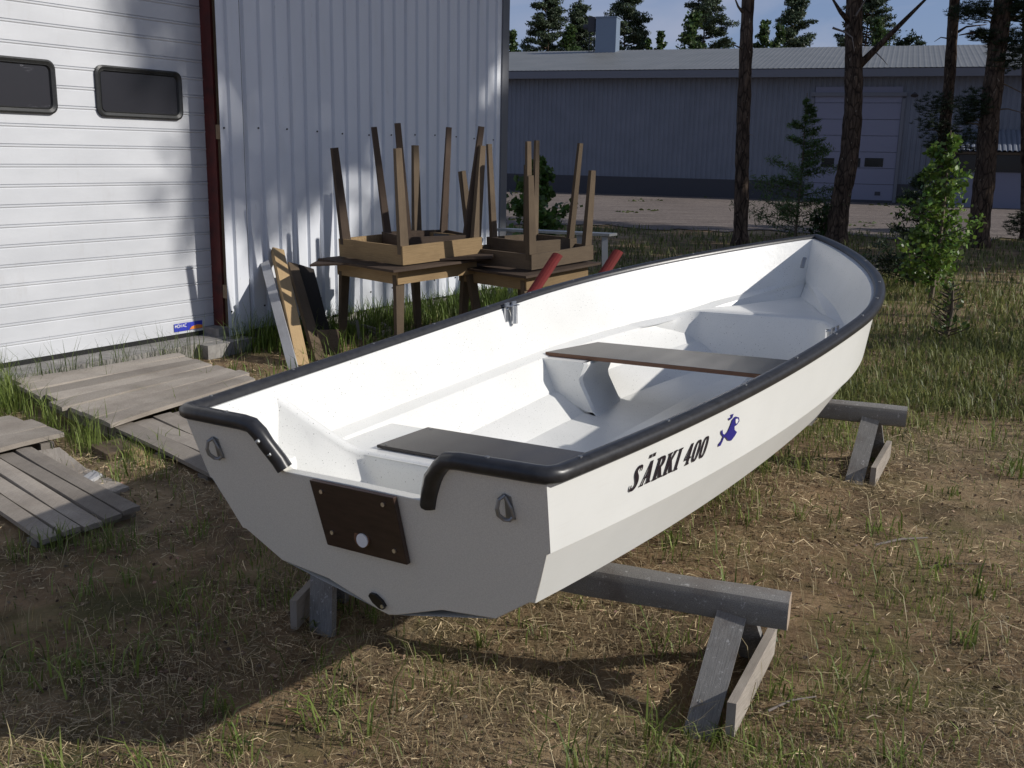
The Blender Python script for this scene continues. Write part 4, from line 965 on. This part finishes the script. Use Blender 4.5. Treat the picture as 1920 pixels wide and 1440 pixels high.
BGp = 'young birches behind the warehouse'
for i, (px_, D, h, wd, lab) in enumerate([(1062, 80, 10.9, 1.5, 'light green young birch between the two leftmost pines'), (1121, 79, 10.0, 1.0, 'light green birch top just left of the chimney'), (1208, 84, 10.6, .8, 'tiny light green birch top right of the chimney'), (1230, 84, 11.2, .9, 'pointed light green birch top, second right of the chimney'),
        (1288, 78, 11.8, 1.9, 'broad light green birch in front of the broad pine'), (1418, 80, 11.6, 1.3, 'light green birch just right of the first trunk'), (1447, 82, 11.6, 1.2, 'light green birch in front of the slim pine'), (1628, 80, 11.9, 1.5, 'light green birch right of the thick crooked trunk'), (958, 82, 10.8, .9, 'light green birch top peeping past the garage corner')]):
    p = DP(px_, 250, D); bush_tree('birch_tree', p[0], D, h, wd, 5, lab, 'birch tree', BGp, (.06, .10, .03), .14, 3200, .06, i+3, .7)

# near pine trunks
def near_pine(pts, rad, label, branches=(), needle=(), top=16., crown=True, seed=1, cbase=6.5, cw=2.4):
    """pts: (px,py) of the trunk axis, base first"""
    base = GP(*pts[0], 0); D = base[1]; P = [A(base[0], base[1], -.05)]+[DP(x, y, D) for x, y in pts[1:]]
    d = P[-1]-P[-2]; 
    last = P[-1].copy(); 
    while last[2] < top: last = last+A(d[0]/max(.3, d[2])*.6*.8, 0, 1.5); P.append(last)
    P = np.array(P); z = P[:, 2]; zz = np.arange(-.05, top, .12); px_ = np.interp(zz, z, P[:, 0])
    k = np.ones(5)/5; px_ = np.convolve(np.pad(px_, 2, mode='edge'), k, 'valid')
    t = thing('pine_tree', (base[0], D, 0), label, 'pine tree', 'pine trunks at the edge of the yard'); r = random.Random(seed); mb = MB()
    rr = [rad*(1.28 if q < .12 else 1.1 if q < .3 else 1.)*(1-.045*q if q < 16 else .3)*(1+.035*math.sin(q*7+seed)+.03*math.sin(q*17)) for q in zz]
    n = 22; rows = []
    for x_, q, ra in zip(px_, zz, rr):
        rows.append([A(x_+math.cos(a)*ra*(1+.05*math.sin(a*5+q*3)+.05*r.random()), D+math.sin(a)*ra*(1+.05*r.random()), q) for a in np.linspace(0, 2*math.pi, n+1)[:-1]])
    rows = [rw+[rw[0]] for rw in rows]; mb.sheet(rows); mb.build('trunk', M_bark, t, smooth=True)
    for B_ in branches:
        pts_b, r0, m_ = B_; Q = [DP(x, y, D-.05 if i == 0 else D-.1*i) for i, (x, y) in enumerate(pts_b)]; mb = MB()
        mb.tube(Q, [r0*(1-.7*i/(len(Q)-1)) for i in range(len(Q))], 7); mb.build('branch', m_, t, smooth=True)
    cl = []
    for (x, y, rw, rh, n_) in needle:
        c = DP(x, y, D); sc = D/FPX; nt_ = n_
        q = rng.normal(size=(nt_, 3)); q /= np.linalg.norm(q, axis=1)[:, None]; q *= rng.random((nt_, 1))**.5*np.array([rw*sc, rw*sc, rh*sc])
        tc_ = np.repeat(c+q, 22, 0); dirs = rng.normal(size=(len(tc_), 3)); dirs[:, 2] = np.abs(dirs[:, 2])*.7; dirs /= np.linalg.norm(dirs, axis=1)[:, None]
        L = .055+.04*rng.random((len(tc_), 1)); sd_ = np.cross(dirs, rng.normal(size=dirs.shape)); sd_ /= np.linalg.norm(sd_, axis=1)[:, None]
        V = np.stack([tc_-sd_*.004, tc_+sd_*.004, tc_+dirs*L+sd_*.002, tc_+dirs*L-sd_*.002], 1).reshape(-1, 3); Q = np.arange(len(V)).reshape(-1, 4)
        C = np.array([.028, .045, .020])*(.6+.8*rng.random((len(Q), 1)))*np.ones((1, 3)); cl.append((V, Q, C))
        mb = MB(); 
        for k in range(4):
            a = c+A(r.uniform(-1, 1)*rw*sc*.7, 0, r.uniform(-1, 1)*rh*sc*.6); b_ = A(np.interp(a[2]-.2, zz, px_), D, a[2]-.2); mb.tube([b_, (a+b_)/2+A(0, 0, .08), a], [.022, .014, .006], 5, caps=False)
        mb.build('branch', M_stem, t)
    if crown:
        for i in range(34):
            f = r.random(); q = cbase+(top-cbase)*f; ra = cw*(1.1-f*.75)*r.uniform(.3, 1); a = r.random()*6.28
            x_ = np.interp(q, zz, px_); c = A(x_+math.cos(a)*ra, D+math.sin(a)*ra, q); m_ = 110
            v = rng.normal(size=(m_, 3)); v /= np.linalg.norm(v, axis=1)[:, None]; v *= rng.random((m_, 1))**.45*np.array([.8, .8, .35]); cl.append(leafquads(c+v, .16, .33, (.03, .048, .022), .4))
    if cl: V, Q, C = join(cl); fastmesh('crown', V, Q, C, M_needle, t)
    return t
near_pine([(1388, 463), (1391, 330), (1396, 150), (1403, 0)], .13, 'straight slim pine trunk nearest the boat bow, first from the left', branches=[([(1392, 22), (1384, 12), (1376, -8)], .03, M_stem), ([(1396, 92), (1384, 88), (1372, 82)], .022, M_stem), ([(1392, 200), (1384, 196)], .012, M_stem), ([(1400, 250), (1412, 254)], .012, M_twig)], seed=2)
near_pine([(1568, 458), (1574, 380), (1592, 300), (1600, 220), (1600, 120), (1602, 0)], .185, 'thick crooked dark pine trunk with a long slanting limb', branches=[([(1612, 122), (1650, 84), (1700, 34), (1738, -4)], .075, M_bark), ([(1586, 54), (1600, 38), (1612, 18), (1626, -6)], .028, M_twig), ([(1561, 52), (1584, 60), (1598, 70), (1602, 96)], .022, M_twig), ([(1640, 96), (1656, 112), (1664, 122)], .012, M_twig), ([(1592, 40), (1576, 22), (1560, -4)], .06, M_bark)], seed=5)
near_pine([(1762, 446), (1766, 300), (1780, 150), (1790, 0)], .13, 'pine trunk rising behind the leafy birch sapling', branches=[([(1776, 72), (1764, 70), (1752, 78)], .016, M_stem), ([(1796, 60), (1812, 50), (1850, 46)], .03, M_bark)], needle=[(1790, 262, 62, 26, 260), (1762, 200, 46, 26, 150), (1745, 235, 40, 14, 70)], seed=8)
near_pine([(1832, 464), (1846, 330), (1858, 200), (1868, 100), (1882, 0)], .195, 'dark thick pine trunk with needled branches at the right edge', branches=[([(1850, 140), (1880, 156), (1924, 178)], .022, M_stem), ([(1862, 206), (1890, 204), (1926, 214)], .018, M_stem), ([(1872, 50), (1900, 34), (1930, 30)], .04, M_bark), ([(1850, 62), (1820, 62), (1798, 66)], .03, M_bark)], needle=[(1900, 80, 50, 42, 330), (1905, 16, 40, 26, 260), (1828, 24, 50, 20, 220), (1838, 68, 26, 14, 90), (1828, 196, 34, 30, 160), (1812, 226, 22, 14, 60), (1880, 120, 32, 20, 110)], seed=12)
near_pine([(1922, 452), (1921, 250), (1924, 0)], .08, 'thin pine stem cut by the right edge of the picture', crown=False, needle=[(1905, 420, 22, 26, 70)], seed=15, top=9)

# saplings and shrubs
def conifer_sapling(x, y, h, wd, label, col, seed, n=2300, name='spruce_sapling', cat='sapling', leafy=False, leafsize=.03):
    r = random.Random(seed); t = thing(name, (x, y, 0), label, cat); mb = MB(); mb.tube([A(x, y, 0), A(x+.03, y, h*.5), A(x+.01, y, h)], [.03, .02, .006], 6); cl = []
    nb = 42
    for i in range(nb):
        f = (i+r.random())/nb; z = h*(.06+.9*f); rr = wd*(1-f)**.8*(.5+.6*r.random())+.05; a = r.random()*6.28; st = A(x, y, z); tip = st+A(math.cos(a)*rr, math.sin(a)*rr, (.25 if not leafy else .5)*rr)
        mb.tube([st, (st+tip)/2+A(0, 0, -.03*rr), tip], [.009, .006, .003], 4, caps=False)
        m_ = int(n/nb*(.4+rr/wd)); u = rng.random((m_, 1))**.8; c = st+(tip-st)*u+rng.normal(size=(m_, 3))*.05*(rr+.2)*(1.5 if leafy else 1); cl.append(leafquads(c, leafsize, .75 if leafy else .16, col, .5, up=0.))
    mb.build('stem', M_stem, t); V, Q, C = join(cl); fastmesh('foliage', V, Q, C, M_leaf, t)
p = GP(1490, 452, 0); conifer_sapling(p[0], p[1], 2.85, 1.15, 'thin young larch-like tree standing between the two nearest pine trunks', (.075, .125, .032), 3, n=8500, leafsize=.05, name='young_tree')
p = GP(1452, 440, 0); conifer_sapling(p[0]+.55, p[1]-1.6, .75, .5, 'low leafy shrub at the foot of the young tree between the trunks', (.05, .09, .02), 4, n=900, leafsize=.035, leafy=True, name='shrub', cat='shrub')
p = GP(1712, 540, 0); conifer_sapling(p[0], p[1], 1.55, .75, 'dark spruce sapling behind the bright birch sapling', (.028, .048, .02), 6, n=6500, leafsize=.045)
p = GP(1745, 566, 0); conifer_sapling(p[0], p[1], 1.95, .66, 'bright leafy birch sapling in front of the dark spruce on the right', (.125, .205, .035), 9, n=3300, leafsize=.03, leafy=True, name='birch_sapling')
p = GP(1772, 640, 0); conifer_sapling(p[0], p[1], .55, .22, 'tiny leafy birch shoot in the grass at the right', (.07, .12, .025), 10, n=140, leafsize=.022, leafy=True, name='birch_shoot', cat='sapling')
p = GP(968, 470, 0); conifer_sapling(.36, 16.5, 1.55, .75, 'green leafy bush beside the far corner of the garage', (.09, .16, .035), 13, n=3000, leafsize=.05, leafy=True, name='bush', cat='bush')
# pines standing off to the right, they shade the garage wall and the yard
OG = 'pines to the right of the yard'
shade = [(17, 5.3, 17.4, 1.6, 11.6, 21), (20, 4.9, 19.4, 1.4, 13.9, 15), (23, 4.7, 21, 1.4, 15.6, 14), (15.5, 7.1, 16, 1.6, 9.9, 18), (19, 7.2, 18, 1.6, 11.4, 16), (15, 12, 15, 2.0, 6.5, 22), (20, 12.5, 17, 2.2, 7.8, 22), (13, 15, 14, 2.2, 4.8, 24), (19, 17, 16, 2.6, 4.5, 26), (24, 15.5, 18, 2.4, 8, 26), (15, 20, 15, 2.4, 3, 24)]
for i, (x, y, h, cw, cb, nb) in enumerate(shade):
    pine_far(x, y, h, cw, cb, 'pine standing outside the picture to the right of the yard', OG, 200+i*13, dens=.8, leaf=.2, nb=nb, clump=.95, trunk_r=.17)

# ---------------------------------------------------------------- grass, straw, litter
def inpoly(x, y, poly):
    c = np.zeros(len(x), bool); j = len(poly)-1
    for i in range(len(poly)):
        xi, yi = poly[i][:2]; xj, yj = poly[j][:2]
        c ^= ((yi > y) != (yj > y)) & (x < (xj-xi)*(y-yi)/(yj-yi+1e-12)+xi); j = i
    return c
HARD = [[g(203, 802), g(13, 716), g(333, 664), g(484, 712)], [q1, q2, q2+UW*.95, q1+UW*.95], [g(113, 818, .09), g(22, 780, .09), g(-260, 830, .09), g(-230, 905, .09)], [g(75, 1017, .055), g(265, 955, .055), g(62, 843, .055), g(-120, 880, .055)]]
def behind_wall(x, y):
    dx = x-W0[0]; dy = y-W0[1]; n_ = dx*NW[0]+dy*NW[1]; t_ = dx*UW[0]+dy*UW[1]
    return (n_ < .02) & (t_ < 4.2)
def patch(x, y, s=1., ph=0.):
    return (np.sin(x*1.9*s+ph)*np.cos(y*2.3*s-ph)+np.sin(x*4.3*s-y*3.1*s+ph*2)*.6+np.sin(x*9.7*s+y*8.3*s)*.35)/1.95
def polar(n, d0, d1, a0=-38, a1=40):
    D = np.exp(rng.uniform(math.log(d0), math.log(d1), n)); a = np.radians(rng.uniform(a0, a1, n)); return D*np.sin(a), D*np.cos(a)
def keepout(x, y):
    k = ~behind_wall(x, y)
    for P in HARD: k &= ~inpoly(x, y, P)
    return k
def blades(name, x, y, h, wd, bend, cols, label=None, flat=False, material=M_grass):
    n = len(x); z = gh(x, y); a = rng.uniform(0, 6.283, n); b = rng.uniform(0, 6.283, n)
    d = np.stack([np.cos(a), np.sin(a), np.zeros(n)], -1); s = np.stack([-np.sin(a), np.cos(a), np.zeros(n)], -1)*(wd/2)[:, None]
    P = np.stack([x, y, z], -1); up = A(0, 0, 1)[None]
    p1 = P+up*(h*.55)[:, None]+d*(h*bend*.25)[:, None]; p2 = P+up*(h*(1-.35*bend))[:, None]+d*(h*bend*.85)[:, None]
    V = np.stack([P-s, P+s, p1+s*.75, p1-s*.75, p2+s*.12, p2-s*.12], 1).reshape(-1, 3); i = np.arange(n)*6
    Q = np.concatenate([np.stack([i, i+1, i+2, i+3], -1), np.stack([i+3, i+2, i+4, i+5], -1)]); C = np.concatenate([cols, cols])
    return V, Q, C
def colmix(n, a, b, j=.2):
    f = rng.random((n, 1)); c = np.array(a)[None]*(1-f)+np.array(b)[None]*f; return c*(1+j*(rng.random((n, 1))*2-1))
# straw litter lying on the soil
def litter(n, d0, d1, scale):
    x, y = polar(n, d0, d1); k = keepout(x, y) & (rng.random(n) < np.clip(.55+.75*patch(x, y, 1.1, 2.), .05, 1)); x, y = x[k], y[k]; n = len(x); D = np.hypot(x, y)
    L = (.012+.07*rng.random(n)**2.4)*scale*(.6+D/8); wd = (.0008+.0014*rng.random(n)**2)*(.6+D/5); a = rng.uniform(0, 6.283, n); tl = rng.normal(0, .22, n); z = gh(x, y)+.004+.02*rng.random(n)**2
    d = np.stack([np.cos(a)*np.cos(tl), np.sin(a)*np.cos(tl), np.sin(tl)], -1); s = np.stack([-np.sin(a), np.cos(a), rng.normal(0, .5, n)], -1)*(wd/2)[:, None]; P = np.stack([x, y, z], -1)
    mid = P+A(0, 0, 1)*(L*.12*rng.random(n))[:, None]; cv = s/ (wd/2)[:, None]*(L*rng.normal(0, .07, n))[:, None]
    V = np.stack([P-d*L[:, None]/2-s, P-d*L[:, None]/2+s, mid+s+cv, mid-s+cv, P+d*L[:, None]/2+s*.5, P+d*L[:, None]/2-s*.5], 1).reshape(-1, 3); i = np.arange(n)*6
    Q = np.concatenate([np.stack([i, i+1, i+2, i+3], -1), np.stack([i+3, i+2, i+4, i+5], -1)]); c = colmix(n, (.30, .22, .12), (.68, .54, .33), .4)
    dk = rng.random(n) < .5; c[dk] *= .45; return V, Q, np.concatenate([c, c])
V, Q, C = join([litter(150000, 1.7, 6.5, 1.), litter(80000, 5., 16., 1.2)])
tag(fastmesh('straw_litter', V, Q, C, M_straw), 'dry straw and dead grass matted over the sandy soil', 'straw', kind='stuff')
# green grass
parts = []
def grass(x, y, hmin, hmax, w0, a, b, bend=(.2, 1.1)):
    k = keepout(x, y); x, y = x[k], y[k]; n = len(x)
    if n == 0: return
    D = np.hypot(x, y); h = hmin+(hmax-hmin)*rng.random(n)**1.6; parts.append(blades('g', x, y, h, w0*(.6+.8*rng.random(n))*(.8+D/9), rng.uniform(*bend, n), colmix(n, a, b, .3)))
G1 = (.08, .125, .02); G2 = (.26, .32, .085); GD = (.20, .17, .08)
x, y = polar(60000, 1.7, 7.); p_ = patch(x, y, 1.2, .4); k = rng.random(len(x)) < np.clip((p_-.02)*1.1, .04, .75); grass(x[k], y[k], .015, .085, .0034, (.10, .15, .025), (.30, .33, .10))
x, y = polar(26000, 1.7, 9.); k = rng.random(len(x)) < .5; grass(x[k], y[k], .02, .10, .0022, (.22, .18, .09), (.46, .38, .22))
x, y = polar(1500, 1.7, 8.); grass(x, y, .08, .26, .0022, (.26, .21, .11), (.52, .44, .27), (.5, 1.5))
# clumps near the camera
cx, cy = polar(260, 1.8, 7.); 
for a_, b_ in zip(cx, cy):
    n = int(rng.integers(5, 22)); s_ = rng.uniform(.015, .05); grass(a_+rng.normal(0, s_, n), b_+rng.normal(0, s_, n), .05, rng.uniform(.10, .23), .0050, G1, G2, (.3, 1.3))
# right side meadow, greener with distance
x, y = polar(150000, 4.2, 15., -2, 40); p_ = patch(x, y, .7, 1.3); edge = np.clip((y+x*.55-5.2)/5.2+.45*p_, 0, 1)
k = rng.random(len(x)) < edge*(.22+.5*np.clip(p_+.35, 0, 1)); x, y = x[k], y[k]; grass(x, y, .03, .155, .0038, (.09, .12, .025), (.30, .32, .10), (.3, 1.2)); 
x, y = polar(60000, 7., 24., -8, 40); p_ = patch(x, y, .5, 3.); k = (rng.random(len(x)) < np.clip(.55+.5*p_, .1, .95)) & (y < 22.4+.6*np.sin(x)); grass(x[k], y[k], .05, .20, .006, (.07, .09, .025), (.24, .25, .09), (.2, .9))
x, y = polar(14000, 21., 42., -8, 40); p_ = patch(x, y, .35, 5.); k = (p_ > .72); grass(x[k], y[k], .03, .10, .03, (.05, .08, .02), (.12, .13, .05), (.2, .9))
# along the garage wall, door sill and around the tables
n = 3600; t_ = rng.uniform(.05, 4.1, n); d_ = .03+np.abs(rng.normal(0, .42, n)); P = W0[None]+UW[None]*t_[:, None]+NW[None]*d_[:, None]; grass(P[:, 0], P[:, 1], .06, .34, .005, G1, (.17, .24, .05), (.15, .9))
n = 3000; x = rng.uniform(-2.2, 1.4, n); y = rng.uniform(6.2, 10.5, n); k = patch(x, y, 1.3, 1.) > -.15; grass(x[k], y[k], .04, .20, .005, G1, (.17, .24, .05), (.15, .9))
def tufts(cnt, fx, hm, hM, sp, nb, col=(G1, G2)):
    for _ in range(cnt):
        c = fx(); n = int(rng.integers(nb[0], nb[1])); s_ = rng.uniform(*sp); x = c[0]+rng.normal(0, s_, n); y = c[1]+rng.normal(0, s_, n); D = np.hypot(x, y)
        h = hm+(hM-hm)*rng.random(n); parts.append(blades('g', x, y, h, .0045*(.6+.8*rng.random(n)), rng.uniform(.15, .9, n), colmix(n, *col, .3)))
tufts(46, lambda: W(rng.uniform(-2.6, -.02), 0, .12+abs(rng.normal(0, .05))), .1, .42, (.02, .05), (4, 13), ((.06, .09, .03), (.15, .19, .07)))
tufts(30, lambda: (lambda f: g(13, 722)*(1-f)+g(205, 812)*f)(rng.random())+A(rng.normal(0, .03)-.05, rng.normal(0, .05)-.06, 0), .08, .30, (.02, .04), (8, 22))
tufts(16, lambda: (lambda f: g(0, 690)*(1-f)+g(20, 745)*f)(rng.random()), .1, .34, (.02, .04), (8, 20))
tufts(22, lambda: GP(rng.uniform(205, 310), rng.uniform(845, 925), 0), .05, .16, (.02, .04), (5, 14))
tufts(22, lambda: GP(rng.uniform(60, 470), rng.uniform(670, 800), 0), .13, .26, (.004, .012), (2, 6))
tufts(10, lambda: GP(rng.uniform(10, 250), rng.uniform(1010, 1050), 0), .05, .14, (.02, .05), (10, 24))
tufts(14, lambda: W(rng.uniform(.05, .5), 0, rng.uniform(.02, .12)), .2, .5, (.01, .03), (5, 12))
V, Q, C = join(parts); tag(fastmesh('grass', V, Q, C, M_grass), 'patchy green grass growing through the soil and thicker towards the trees', 'grass', kind='stuff')
# bark chips, cones and grit
n = 9000; x, y = polar(n, 1.7, 12.); k = keepout(x, y); x, y = x[k], y[k]; n = len(x)
V, Q, C = leafquads(np.stack([x, y, gh(x, y)+.006], -1), .009, .6, (.16, .11, .075), .7, up=.75); C[rng.random(n) < .12] *= 2.6
tag(fastmesh('ground_chips', V, Q, C, M_chip), 'bark flakes and grit scattered on the soil', 'litter', kind='stuff')
# individual twigs and pale sticks
TW = 'sticks lying in the grass'
for (a, b_, c, d, r_, m_, lab) in [(1440, 1333, 1530, 1306, .004, M_twig, 'straight pale dry stalk on the soil right of the near sawhorse'), (1605, 482, 1640, 486, .018, M_twig, 'grey stick behind the bow, lying below the crooked trunk'), (1612, 492, 1672, 488, .02, M_twig, 'longer pale stick behind the bow, right of the crooked trunk'), (1640, 1022, 1740, 1008, .006, M_twig, 'thin grey twig on bare soil at the right'), (1740, 1064, 1850, 1058, .005, M_stem, 'long dark twig on bare soil at the right edge')]:
    p = GP(a, b_, .012); q = GP(c, d, .02); mb = MB(); mb.tube([p, (p+q)/2+A(0, .01, .006), q], [r_, r_*.9, r_*.5], 6); tag(mb.build('stick', m_), lab, 'stick', TW)
